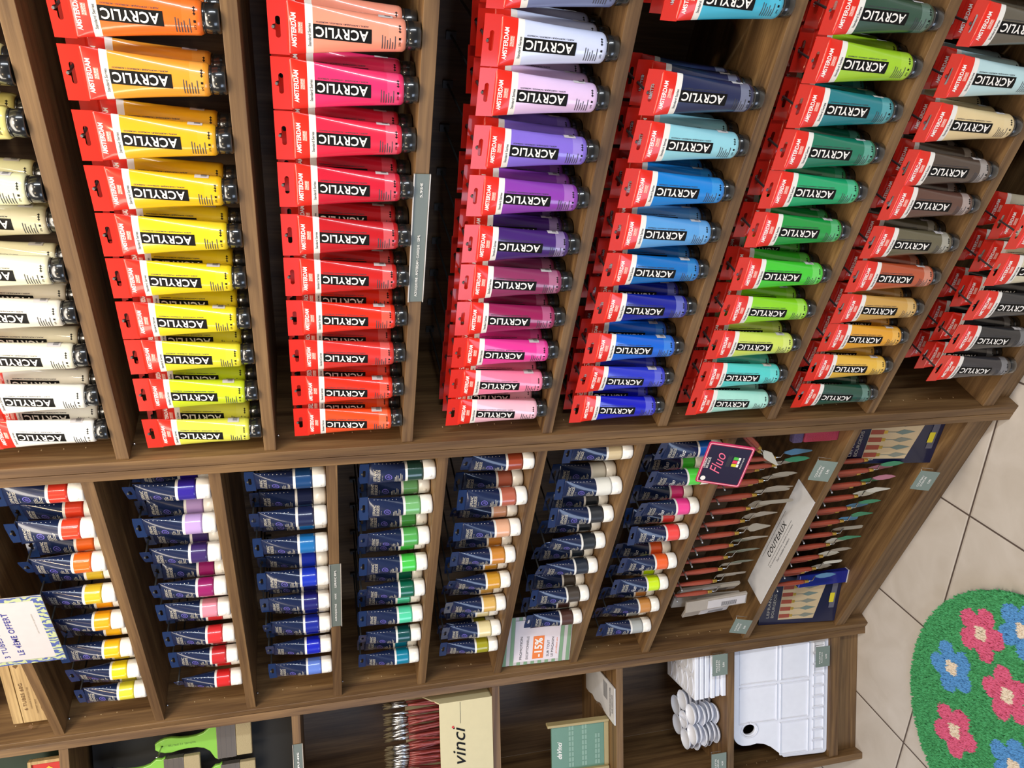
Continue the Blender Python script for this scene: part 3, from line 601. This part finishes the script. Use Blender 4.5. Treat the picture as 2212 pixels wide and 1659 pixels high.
# Fluo card
def card(name, label, cat, P00, P10, P01, P11=None): pass
top_l = Vector((-.150, -.012, .738)); top_r = Vector((-.040, -.012, .738))
fc = thing('fluo_card', 'dark card with neon pink border reading Fluo in front of the fluorescent tubes', 'sign', (-.080, -.018, .740), 0); fc.rotation_euler = (-.30, 0, 0); fc.scale = (.948, 1, .776)
def rrect(w_, h_, r, z0=0, n=5):
    pts = []
    for cx, cz, a0 in ((w_/2-r, h_/2-r, 0), (-w_/2+r, h_/2-r, PI/2), (-w_/2+r, -h_/2+r, PI), (w_/2-r, -h_/2+r, 3*PI/2)):
        for k in range(n+1):
            a = a0+PI/2*k/n; pts.append((cx+r*math.cos(a), cz+r*math.sin(a)+z0))
    return pts
CW, CHh = .116, .116
me = poly(rrect(CW, CHh, .006, -CHh/2), [], .0016, 'card'); me.materials.append(mat('card_pink', C8(196, 44, 92), .35)); obj('card', me, None, fc)
me = poly(rrect(CW-.006, CHh-.006, .005, -CHh/2), [rrect(CW-.009, CHh-.009, .004, -CHh/2)], .0006, 'line'); me.transform(Matrix.Translation((0, -.0012, 0))); me.materials.append(mat('neon_line', C8(250, 190, 196), .35)); obj('neon_border_line', me, None, fc)
me = poly(rrect(CW-.014, CHh-.014, .003, -CHh/2), [], .0006, 'panel'); me.transform(Matrix.Translation((0, -.0013, 0))); me.materials.append(mat('card_navy', C8(34, 26, 52), .35)); obj('dark_panel', me, None, fc)
bm = bmesh.new(); ff = lambda u, v: Vector((u, -.0022, v))
put_text(bm, 'Fluo', .058, .028, lambda x, y: ff(x+.004, y-.038), 0, shear=.45, bold=-.002)
put_text(bm, 'LEFRANC', .030, .0055, lambda x, y: ff(x+.002, y-.008), 1, bold=.01); put_text(bm, 'BOURGEOIS', .030, .0055, lambda x, y: ff(x+.002, y-.0155), 1, bold=.01)
for k, (c) in enumerate((4, 3, 2)):
    x = .0+k*.0095; put_rect(bm, x, x+.008, -.085, -.073, ff, c); put_rect(bm, x, x+.008, -.091, -.0855, ff, 1)
put_text(bm, 'ACRYLIQUE', .032, .004, lambda x, y: ff(x+.012, y-.098), 1)
for k in range(5): put_rect(bm, -.002, .030-.004*(k % 2), -.060-.002*k, -.059-.002*k, ff, 5)
for k in range(16):
    a0, a_ = 2*PI*k/16, 2*PI*(k+1)/16; bm.faces.new([bm.verts.new(ff(-.043+.0065*math.cos(a), -.016+.0065*math.sin(a))) if q else bm.verts.new(ff(-.043, -.016)) for a, q in ((a0, 0), (a0, 1), (a_, 1))]).material_index = 1
obj('card_lettering', bm, [mat('neon_text', C8(240, 110, 140), .4), M_INKW, mat('sw_green', C8(80, 190, 70), .4), mat('sw_red', C8(230, 50, 90), .4), mat('sw_yellow', C8(220, 214, 40), .4), M_INKG], fc)

# -15% card
c15 = thing('discount_card', 'green-striped card reading -15% leaning behind the dark brown banded tube', 'sign', (-.795, .012, .8795), .306)
c15.rotation_euler = (-.04, 0, .306)
bm = bmesh.new(); bx(bm, 0, .145, 0, .0012, 0, .172); obj('card', bm, M_PAPER, c15)
bm = bmesh.new(); f = frame_((0, -.0006, 0), (1, 0, 0), (0, 0, 1)); k = 0
z = .002
while z < .165:
    put_rect(bm, .0, .145, z, z+.009, f); z += .018
obj('green_stripes', bm, mat('stripe_green', C8(130, 164, 128), .5), c15)
bm = bmesh.new(); put_rect(bm, .010, .135, .030, .145, frame_((0, -.0012, 0), (1, 0, 0), (0, 0, 1)), 0); put_rect(bm, .016, .085, .070, .098, frame_((0, -.0016, 0), (1, 0, 0), (0, 0, 1)), 1)
put_text(bm, '-15%', .058, .020, frame_((.050, -.002, .084), (1, 0, 0), (0, 0, 1)), 2, bold=.03)
put_text(bm, 'PROMOTION', .07, .006, frame_((.052, -.0018, .128), (1, 0, 0), (0, 0, 1)), 3); put_text(bm, 'EXCEPTIONNELLE', .07, .006, frame_((.052, -.0018, .112), (1, 0, 0), (0, 0, 1)), 3)
put_text(bm, 'SUR TOUT', .05, .006, frame_((.045, -.0018, .059), (1, 0, 0), (0, 0, 1)), 3); put_text(bm, 'LE MAGASIN', .06, .006, frame_((.048, -.0018, .048), (1, 0, 0), (0, 0, 1)), 3); put_text(bm, 'profitez-en', .05, .006, frame_((.050, -.0018, .037), (1, 0, 0), (0, 0, 1)), 1, shear=.4)
obj('card_lettering', bm, [mat('card_lilac', C8(232, 222, 228), .5), mat('card_orange', C8(238, 128, 60), .5), M_INKW, M_INKG], c15)

# promo card hanging at the top corner
pc = thing('promo_card', 'white card with blue leaf border reading LE 4EME OFFERT hanging over the top board', 'sign', (-.402, -.008, 2.082), 0)
bm = bmesh.new(); bx(bm, -.100, .100, -.0012, 0, -.125, .02); obj('card', bm, M_PAPER, pc)
def leafy():
    mt = bpy.data.materials.new('leaf_border'); mt.use_nodes = True; nt = mt.node_tree; b = nt.nodes['Principled BSDF']; tc = nt.nodes.new('ShaderNodeTexCoord')
    wv = nt.nodes.new('ShaderNodeTexWave'); wv.inputs['Scale'].default_value = 26; wv.inputs['Distortion'].default_value = 9; wv.inputs['Detail'].default_value = 2; wv.inputs['Detail Scale'].default_value = 2.2
    cr = nt.nodes.new('ShaderNodeValToRGB'); cr.color_ramp.interpolation = 'CONSTANT'; cr.color_ramp.elements[0].color = (*C8(78, 94, 160), 1); cr.color_ramp.elements[1].position = .5; cr.color_ramp.elements[1].color = (*C8(188, 198, 150), 1)
    nt.links.new(tc.outputs['Object'], wv.inputs['Vector']); nt.links.new(wv.outputs['Fac'], cr.inputs[0]); nt.links.new(cr.outputs[0], b.inputs['Base Color']); return mt
bm = bmesh.new(); f = frame_((0, -.0018, 0), (1, 0, 0), (0, 0, 1))
for r_ in ((-.100, .100, -.125, -.110), (-.100, .100, .008, .02), (-.100, -.088, -.110, .008), (.088, .100, -.110, .008)): put_rect(bm, *r_, f)
obj('leaf_border', bm, leafy(), pc)
bm = bmesh.new()
put_text(bm, '3 TUBES ACHETÉS', .145, .0115, frame_((-.004, -.0018, -.030), (1, 0, 0), (0, 0, 1)), 0, bold=.004, sp=1.1); put_text(bm, 'LE 4ÈME OFFERT', .130, .0125, frame_((-.006, -.0018, -.055), (1, 0, 0), (0, 0, 1)), 0, bold=.012, sp=1.1)
put_text(bm, 'sur toute la gamme', .06, .0035, frame_((.02, -.0018, -.098), (1, 0, 0), (0, 0, 1)), 1)
obj('card_lettering', bm, [mat('ink_blue', C8(70, 70, 150), .5), M_INKS], pc)

# wooden box of six tubes
wb = thing('wooden_box', 'light wooden box stamped 6 TUBES at the low end of the top shelf', 'box', (-0.6345, 0.0936, 2.0445), .25)
M_PINE = wood('pine', 0, C8(176, 142, 90), C8(200, 168, 114))
bm = bmesh.new(); bx(bm, -.148, .148, -.032, .045, 0, .056, bev=.001); obj('box_body', bm, M_PINE, wb)
bm = bmesh.new(); bx(bm, -.148, .148, -.032, .045, .0572, .076, bev=.001); obj('lid', bm, M_PINE, wb)
bm = bmesh.new(); f = lambda x, y: frame_((x-.075, -.0326, y), (1, 0, 0), (0, 0, 1)); br = mat('ink_brown', C8(110, 78, 44), .6)
put_text(bm, '6 TUBES 60G', .075, .007, f(0, .045), 0, bold=.012, sp=1.1); put_text(bm, 'COULEUR ACRYLIQUE FINE', .06, .0035, f(-.005, .034)); put_text(bm, 'LEFRANC BOURGEOIS', .085, .0065, f(0, .014), 0, bold=.015); put_text(bm, 'COFFRET BOIS', .04, .003, f(-.03, .025))
for sx in (-.085, .085):
    bm.faces.new([bm.verts.new(f(sx, .045)(a, b)) for a, b in ((-.007, 0), (0, -.005), (.007, 0), (0, .005))])
obj('stamped_lettering', bm, br, wb)

# ---------------------------------------------------------------- unit 3 contents
# large palette
def palette():
    t = thing('mixing_palette', 'large white plastic palette with thumb hole standing on the lowest shelf', 'palette', W3(-.190, .022, .1065), A3); t.rotation_euler = (-.05, 0, A3)
    Wd, Ht = .345, .285; x0, x1 = -Wd/2, Wd/2
    out = []
    def arc(cx, cz, r, a0, a1, n=8):
        for k in range(n+1): a = a0+(a1-a0)*k/n; out.append((cx+r*math.cos(a), cz+r*math.sin(a)))
    # bottom edge to the left lower corner, step up to the thumb lobe on the left, top, right
    arc(x1-.010, .010, .010, -PI/2, 0, 5); arc(x1-.010, Ht-.010, .010, 0, PI/2, 5)
    out.append((x0+.12, Ht)); arc(x0+.088, Ht-.034, .034, PI/2, PI, 8)
    out += [(x0+.053, Ht-.050), (x0+.056, Ht-.068), (x0+.052, Ht-.090), (x0+.040, Ht-.112), (x0+.018, Ht-.138), (x0+.004, Ht-.152)]
    arc(x0+.010, .010, .010, PI, 3*PI/2, 5)
    hole = [(x0+.098+.016*math.cos(2*PI*k/20), Ht-.045+.019*math.sin(2*PI*k/20)) for k in range(20)]
    def wells():
        W_ = []
        cols = [(x0+.012, x0+.108), (x0+.116, x0+.222), (x0+.230, x1-.012)]
        for c in cols: W_.append((c[0], c[1], .060, Ht/2+.005))
        for c in cols[1:]: W_.append((c[0], c[1], Ht/2+.015, Ht-.014))
        return W_
    holes = [hole]
    me = poly(out, [hole], .006, 'pal', bev=.001); me.materials.append(mat('palette_plastic', C8(240, 242, 252), .25, coat=.6)); obj('plate', me, None, t)
    # raised ribs that bound the wells
    bm = bmesh.new(); y0, y1 = -.0075, -.003
    for (a, b, c, d_) in wells():
        for r_ in ((a, b, c, c+.0022), (a, b, d_-.0022, d_), (a, a+.0022, c, d_), (b-.0022, b, c, d_)): bx(bm, r_[0], r_[1], y0, y1, r_[2], r_[3], bev=.0007)
    n = 10; xa = x0+.012; pw = (Wd-.024)/n
    for k in range(n):
        a = xa+k*pw; b = a+pw-.004
        for r_ in ((a, b, .012, .014), (a, b, .044, .046), (a, a+.002, .012, .046), (b-.002, b, .012, .046)): bx(bm, r_[0], r_[1], y0, y1, r_[2], r_[3], bev=.0006)
    obj('well_ridges', bm, MATS['palette_plastic'], t)
    bm = bmesh.new(); pts = [(x0+.098+.021*math.cos(a), -.006, Ht-.045+.024*math.sin(a)) for a in [2*PI*k/24 for k in range(25)]]; tube(bm, pts, .0018, 6); obj('thumb_hole_rim', bm, MATS['palette_plastic'], t)
palette()
# flower palettes, stacked flat
M_PAL = MATS['palette_plastic']
def dish(bm, cx, cy, r, z, ecc=1.0, ang=0, n=20):
    prof = [(0, 0), (.45, .0006), (.8, .004), (.97, .0095), (1.0, .0105), (1.03, .0095), (.84, .002), (.45, -.0016), (0, -.002)]
    R = []
    for (q, h) in prof[1:-1]:
        ring = []
        for k in range(n):
            a = 2*PI*k/n; x = r*q*math.cos(a)*ecc; y = r*q*math.sin(a); ring.append(bm.verts.new((cx+x*math.cos(ang)-y*math.sin(ang), cy+x*math.sin(ang)+y*math.cos(ang), z+h+.002)))
        R.append(ring)
    for j in range(len(R)-1):
        for k in range(n): f = bm.faces.new((R[j][k], R[j][(k+1) % n], R[j+1][(k+1) % n], R[j+1][k])); f.smooth = True
    c0 = bm.verts.new((cx, cy, z+.002)); c1 = bm.verts.new((cx, cy, z))
    for k in range(n):
        f = bm.faces.new((c0, R[0][(k+1) % n], R[0][k])); f.smooth = True; f = bm.faces.new((c1, R[-1][k], R[-1][(k+1) % n])); f.smooth = True
bm = bmesh.new()
for k in range(6): a = 2*PI*k/6+.2; dish(bm, .053*math.cos(a), .053*math.sin(a), .027, 0)
dish(bm, 0, 0, .024, .001); bx(bm, -.0008, .0008, -.022, .022, .003, .012)
FLM = fin(bm, 'flower'); FLM.materials.append(M_PAL)
for k in range(6):
    p = W3(-.250+random.uniform(-.004, .004), .105+random.uniform(-.004, .004), .4275+.0135*k)
    o = obj('flower_palette', FLM, None, None, loc=p, rotz=A3+random.uniform(-.08, .08))
    nm = ['bottom', 'second', 'third', 'fourth', 'fifth', 'top'][k]
    tag(o, 'white flower-shaped palette with seven round wells, %s of its stack' % (nm if k in (0, 5) else nm+' from bottom'), 'palette', 'stacked flower palettes')
# well palettes
def well_pal():
    bm = bmesh.new(); W_, H_, T = .130, .165, .013
    bx(bm, -W_/2, W_/2, -H_/2, H_/2, 0, T, bev=.002)
    for i in range(2):
        for j in range(5):
            x = -W_/4+i*W_/2; y = -H_/2+.02+j*.0315
            R = []
            for (q, h) in ((1, T+.0002), (1.06, T+.0016), (1.0, T+.0016), (.82, T+.0004)):
                R.append([bm.verts.new((x+.026*q*math.cos(2*PI*k/20), y+.0125*q*math.sin(2*PI*k/20), h)) for k in range(20)])
            for a in range(3):
                for k in range(20): f = bm.faces.new((R[a][k], R[a][(k+1) % 20], R[a+1][(k+1) % 20], R[a+1][k])); f.smooth = True
            bm.faces.new(R[3])
    return fin(bm, 'wellpal')
WP = well_pal(); WP.materials.append(M_PAL)
for k in range(6):
    p = W3(-.082+random.uniform(-.0015, .0015), .100+random.uniform(-.003, .003), .4275+.0160*k)
    o = obj('well_palette', WP, None, None, loc=p, rotz=A3+random.uniform(-.02, .02)); nm = ['bottom', 'second', 'third', 'fourth', 'fifth', 'top'][k]
    tag(o, 'white rectangular palette with oval wells, %s of its stack' % (nm if k in (0, 5) else nm+' from bottom'), 'palette', 'stacked rectangular palettes')

# da Vinci brush display box
dv = thing('brush_display_box', 'cream cardboard box lettered da Vinci on the angled unit', 'box', W3(-.045, .006, 1.0795), A3)
M_CREAM = mat('carton_cream', C8(212, 200, 158), .45); bm = bmesh.new()
BW, BH, BD = .30, .132, .10
bx(bm, -BW, 0, 0, .003, 0, BH); bx(bm, -BW, 0, BD-.003, BD, 0, BH*1.55); bx(bm, -.003, 0, .003, BD-.003, 0, BH); bx(bm, -BW, -BW+.003, .003, BD-.003, 0, BH); bx(bm, -BW, 0, .003, BD-.003, 0, .003)
v = [bm.verts.new(q) for q in ((0, .003, BH), (0, BD, BH), (0, BD, BH*1.55), (-.003, .003, BH), (-.003, BD, BH), (-.003, BD, BH*1.55))]
for q in ((0, 1, 2), (3, 5, 4), (0, 2, 5, 3)): bm.faces.new([v[i] for i in q])
obj('carton', bm, M_CREAM, dv)
bm = bmesh.new(); put_text(bm, 'da vinci', .166, .033, frame_((-.146, -.0006, .086), (1, 0, 0), (0, 0, 1)), 0, bold=.004, shear=.35)
put_rect(bm, -.057, -.002, .0800, .0808, frame_((0, -.0006, 0), (1, 0, 0), (0, 0, 1)), 0)
for k in range(12):
    a0, a_ = 2*PI*k/12, 2*PI*(k+1)/12
    bm.faces.new([bm.verts.new((-.0640, -.001, .0995)), bm.verts.new((-.0640+.0032*math.cos(a_), -.001, .0995+.0032*math.sin(a_))), bm.verts.new((-.0640+.0032*math.cos(a0), -.001, .0995+.0032*math.sin(a0)))]).material_index = 1
obj('box_lettering', bm, [M_INKB, mat('ink_red', C8(200, 50, 40), .4)], dv)
# brushes in the box
bm = bmesh.new(); rings(bm, [(0, .0014, .0014), (.06, .0022, .0022), (.17, .0030, .0030), (.205, .0024, .0024)], 10); BHm = fin(bm, 'bh'); BHm.materials.append(mat('brush_handle_red', C8(138, 54, 48), .35, coat=.4))
bm = bmesh.new(); rings(bm, [(.203, .0027, .0027), (.215, .0029, .0029), (.240, .0026, .0022)], 12); BFm = fin(bm, 'bf'); BFm.materials.append(M_STEEL)
bm = bmesh.new(); rings(bm, [(.239, .0024, .002), (.247, .0030, .0022), (.256, .0012, .001), (.260, .0002, .0002)], 12); BBm = fin(bm, 'bb'); BBm.materials.append(mat('bristle_brown', C8(92, 78, 52), .7))
nb = 84
for k in range(nb):
    x = -.056-(k % 14)*.0178+random.uniform(-.009, .007); y = .014+(k//14)*.0135+random.uniform(-.005, .005)
    p = W3(x, y, 1.0835)
    ln = ('frontmost', 'second', 'third', 'fourth', 'fifth', 'rear')[k//14]
    t = thing('paint_brush', 'slim dark-red brush with silver ferrule standing in the %s row of the cream lettered box' % ln, 'paint brush', p, 0, 'brushes in the cream box, %s row' % ln)
    t.rotation_euler = (random.uniform(-.02, .02), random.uniform(-.16, .16) if k % 3 else random.uniform(-.04, .04), A3)
    if k < 14 and 1: pass
    obj('handle', BHm, None, t); obj('ferrule', BFm, None, t); obj('bristles', BBm, None, t)

# green framed card (small display) on the next shelf
gd = thing('brand_plaque', 'small sage-green plaque with brass-coloured edges lettered daVinci', 'sign', W3(-.247, .055, .7505), A3); gd.rotation_euler = (-.06, 0, A3)
bm = bmesh.new(); bx(bm, -.062, .062, .002, .010, .014, .158); obj('green_panel', bm, mat('sage_green', C8(104, 142, 122), .4), gd)
bm = bmesh.new()
for s in (-1, 1):
    bx(bm, s*.0655-.0035, s*.0655+.0035, -.006, .014, .002, .170, bev=.001)
bx(bm, -.062, .062, .001, .014, .001, .0135, bev=.001)
obj('frame', bm, mat('frame_beige', C8(176, 158, 112), .45), gd)
bm = bmesh.new(); f = frame_((0, .0014, 0), (1, 0, 0), (0, 0, 1))
put_text(bm, 'daVinci', .048, .013, frame_((-.006, .0014, .137), (1, 0, 0), (0, 0, 1)), 0, bold=.02, shear=.4)
obj('plaque_lettering', bm, M_INKW, gd); bm = bmesh.new()
for z0 in (.098, .062):
    for a in range(8): put_rect(bm, -.055+a*.0145, -.043+a*.0145, z0, z0+.0055, f, 1); put_rect(bm, -.055+a*.0145, -.043+a*.0145, z0+.008, z0+.0135, f, 1)
for a in range(6): put_rect(bm, -.055+a*.0145, -.043+a*.0145, .026, .0315, f, 1); put_rect(bm, -.055+a*.0145, -.043+a*.0145, .034, .0395, f, 1)
obj('printed_rows', bm, [mat('ink_palegreen', C8(136, 168, 150), .45)]*2, gd)
# cloud shaped white sign fixed to the shelf
cs = thing('cloud_sign', 'white cloud-edged plastic sign with black print lying near the front of the plaque shelf', 'sign', W3(-.124, .006, .7515), A3)
bm = bmesh.new(); pts = [(-.050, 0), (.050, 0), (.050, .215), (-.050, .215), (-.051, .19), (-.044, .165), (-.050, .145), (-.048, .125), (-.040, .105), (-.046, .085), (-.050, .06)]
lo = [bm.verts.new((x, y, 0)) for x, y in pts]; hi = [bm.verts.new((x, y, .003)) for x, y in pts]
bm.faces.new(list(reversed(lo))); bm.faces.new(hi)
for i in range(len(pts)): bm.faces.new((lo[i], lo[(i+1) % len(pts)], hi[(i+1) % len(pts)], hi[i]))
obj('plate', bm, mat('sign_plastic', C8(222, 220, 220), .25, coat=.4), cs)
bm = bmesh.new(); f = frame_((0, 0, .0035), (1, 0, 0), (0, 1, 0))
put_text(bm, 'PALETTE EN BOIS NATUREL', .080, .006, frame_((0, .030, .0035), (1, 0, 0), (0, 1, 0)), 0, bold=.02); put_text(bm, 'SUR DEMANDE', .05, .005, frame_((0, .016, .0035), (1, 0, 0), (0, 1, 0)), 0, bold=.02)
for k in range(6): put_rect(bm, -.005, .040, .050+k*.005, .052+k*.005, f, 0)
obj('sign_lettering', bm, M_INKG, cs)
bm = bmesh.new(); pts = [(-.050+.016*math.cos(a), .016*math.sin(a)+.095, .010+.016*math.sin(a)*.3) for a in [2*PI*k/20 for k in range(21)]]; tube(bm, pts, .0022, 8)
obj('clear_suction_ring', bm, M_ACRY, cs)

# flat brushes on a black board
bb = thing('display_board', 'matt black display board behind the lime-green flat brushes', 'board', W3(-.196, .130, 1.5575), A3)
bm = bmesh.new(); bx(bm, -.172, .172, 0, .008, 0, .455, bev=.001); obj('panel', bm, mat('board_black', (.012, .011, .010), .65), bb)
M_LIME = mat('brush_lime', C8(134, 192, 74), .35, coat=.4)
def flat_brush(loc, label, w_, L_, tilt=0):
    t = thing('flat_brush', label, 'paint brush', loc, A3, 'lime-green flat brushes on the black board'); t.rotation_euler = (0, tilt, A3)
    n = 14; prof = [(0, .006), (.06, .0115), (.14, .0155), (.25, .0165), (.38, .013), (.52, .0115), (.66, .0125), (.78, .017), (.88, .027), (.96, w_/2-.003), (1.0, w_/2)]
    out = [(-w2, -L_*q) for q, w2 in prof]; out = [(w2, -L_*q) for q, w2 in reversed(prof)]+out
    hole = [(.0035*math.cos(2*PI*k/12), -L_*.10+.0035*math.sin(2*PI*k/12)) for k in range(12)]
    me = poly([(x, z) for x, z in out], [hole], .007, 'fb', bev=.002); me.materials.append(M_LIME); obj('handle', me, None, t)
    bm = bmesh.new(); bx(bm, -w_/2, w_/2, -.0085, .0085, -L_-.042, -L_+.001, bev=.0012)
    for k in range(3): bx(bm, -w_/2-.0003, w_/2+.0003, -.009, .009, -L_-.008-.012*k, -L_-.007-.012*k)
    obj('ferrule', bm, mat('ferrule_grey', C8(140, 130, 122), .3, metal=.7), t)
    bm = bmesh.new(); bx(bm, -w_/2+.001, w_/2-.001, -.007, .007, -L_-.078, -L_-.042, bev=.002); obj('bristles', bm, mat('bristle_beige', C8(168, 152, 116), .75, bump=.5, bscale=400), t)
    bm = bmesh.new(); f = frame_((0, -.0056, -L_*.42), (0, 0, 1), (-1, 0, 0)); put_text(bm, 'RAPHAEL 1/2 SPALTER', .06, .0045, f, 0); obj('handle_print', bm, mat('print_green', C8(60, 90, 40), .5), t)
flat_brush(W3(-.096, .100, 1.868), 'broad lime-green flat brush, upper of the two on the black board', .100, .135)
flat_brush(W3(-.149, .090, 1.985), 'narrower lime-green flat brush, lower of the two and cut by the frame', .055, .135)
flat_brush(W3(-.195, .105, 1.838), 'lime-green flat brush hanging lowest on the board with only its bristles in view', .060, .110)
for (x, z) in ((-.096, 1.8545), (-.149, 1.9715)):
    bm = bmesh.new(); tube(bm, [(x, .130, z), (x, .052, z+.002), (x, .050, z+.006)], .0018, 8); obj('board_hook', bm, M_STEEL, U3)
# top shelf of the angled unit
rp = thing('red_picture', 'small red picture in a pale wooden frame on the top shelf of the angled unit', 'picture', W3(-.105, .030, 2.0435), A3)
bm = bmesh.new(); fw = .052
for r_ in ((-fw, fw, 0, .007), (-fw, fw, .063, .070), (-fw, -fw+.007, .007, .063), (fw-.007, fw, .007, .063)): bx(bm, r_[0], r_[1], 0, .014, r_[2], r_[3], bev=.0008)
obj('frame', bm, M_PINE, rp)
bm = bmesh.new(); bx(bm, -fw+.007, fw-.007, .005, .012, .007, .063); obj('red_sheet', bm, mat('sheet_red', C8(192, 50, 44), .4), rp)
bm = bmesh.new(); bm.faces.new([bm.verts.new((.030+a, .0042, .030+b)) for a, b in ((-.008, 0), (0, -.008), (.006, 0), (0, .007))]); obj('yellow_motif', bm, mat('motif_yellow', C8(214, 178, 60), .4), rp)
gp = pouch('green_folder', 'dark green folder leaning behind the red picture', 'folder', W3(-.090, .085, 2.125), .12, .16, .012, mat('folder_green', C8(28, 50, 30), .5), (0, 0, A3))
gp2 = pouch('grey_pad', 'pale grey pad beside the dark green folder', 'pad', W3(-.16, .105, 2.155), .12, .22, .014, mat('pad_grey', C8(136, 134, 126), .6), (0, 0, A3))

# ---------------------------------------------------------------- round rug with flowers
RC = Vector((-.575, -.462)); RR = .325
FLW = [((-.476, -.249), 'p', .3), ((-.618, -.250), 'b', 1.0), ((-.527, -.374), 'p', .9), ((-.735, -.346), 'p', .1), ((-.376, -.310), 'b', .2), ((-.640, -.480), 'b', .5), ((-.46, -.50), 'p', .2), ((-.79, -.50), 'b', .6), ((-.57, -.62), 'p', .8), ((-.38, -.62), 'b', 0.), ((-.71, -.63), 'p', .3), ((-.33, -.45), 'p', .5), ((-.50, -.72), 'b', .9)]
def rugcol(x, y):
    for (c, k, ph) in FLW:
        dx, dy = x-c[0], y-c[1]; r = math.hypot(dx, dy)
        if r < .08:
            if r < .0175+.0025*math.cos(4*math.atan2(dy, dx)+ph): return 3
            for q in range(5):
                a = ph+q*2*PI/5
                if math.hypot(dx-.040*math.cos(a), dy-.040*math.sin(a)) < .0245: return 1 if k == 'p' else 2
            if r < .036: return 1 if k == 'p' else 2
    return 0
rug = thing('rug', 'round shaggy green rug with pink and blue flowers on the tiled floor', 'rug', (RC.x, RC.y, 0), 0)
RM = [mat('pile_green', C8(76, 168, 104), .85), mat('pile_pink', C8(226, 100, 136), .85), mat('pile_blue', C8(92, 156, 214), .85), mat('pile_cream', C8(240, 222, 198), .85), mat('pile_green_dark', C8(60, 144, 84), .85)]
bm = bmesh.new(); rings(bm, [(.001, RR, RR), (.006, RR+.002, RR+.002), (.008, RR-.002, RR-.002)], 72, cap=(True, False)); c0 = [v for v in bm.verts if abs(v.co.z-.008) < 1e-5]
bm.faces.new(c0); obj('backing', fin(bm, 'backing'), mat('rug_backing', C8(50, 120, 70), .9), rug)
bm = bmesh.new(); rnd = random.Random(3)
V_, F_, MI = [], [], []
for k in range(56000):
    r = RR*math.sqrt(rnd.random()); a = rnd.random()*2*PI; x = r*math.cos(a); y = r*math.sin(a)
    wx, wy = RC.x+x, RC.y+y
    if wy < -.80: continue
    h = rnd.uniform(.008, .012); la = rnd.gauss(2.2, .6); lx, ly = math.cos(la)*.009, math.sin(la)*.009
    wa = la+PI/2+rnd.gauss(0, .5); ux, uy = math.cos(wa)*.0026, math.sin(wa)*.0026
    b = len(V_); V_ += [(x-ux, y-uy, .006), (x+ux, y+uy, .006), (x+ux+lx*.5, y+uy+ly*.5, .006+h*.7), (x-ux+lx*.5, y-uy+ly*.5, .006+h*.7), (x+lx, y+ly, .006+h)]
    F_ += [(b, b+1, b+2, b+3), (b+3, b+2, b+4)]; c = rugcol(wx+lx*.5, wy+ly*.5); c = c if c else (0 if rnd.random() < .6 else 4); MI += [c, c]
me = bpy.data.meshes.new('pile'); me.from_pydata(V_, [], F_)
for x in RM: me.materials.append(x)
me.polygons.foreach_set('material_index', MI); bm.free()
o = obj('pile', me, None, rug); tag(o, kind='stuff')
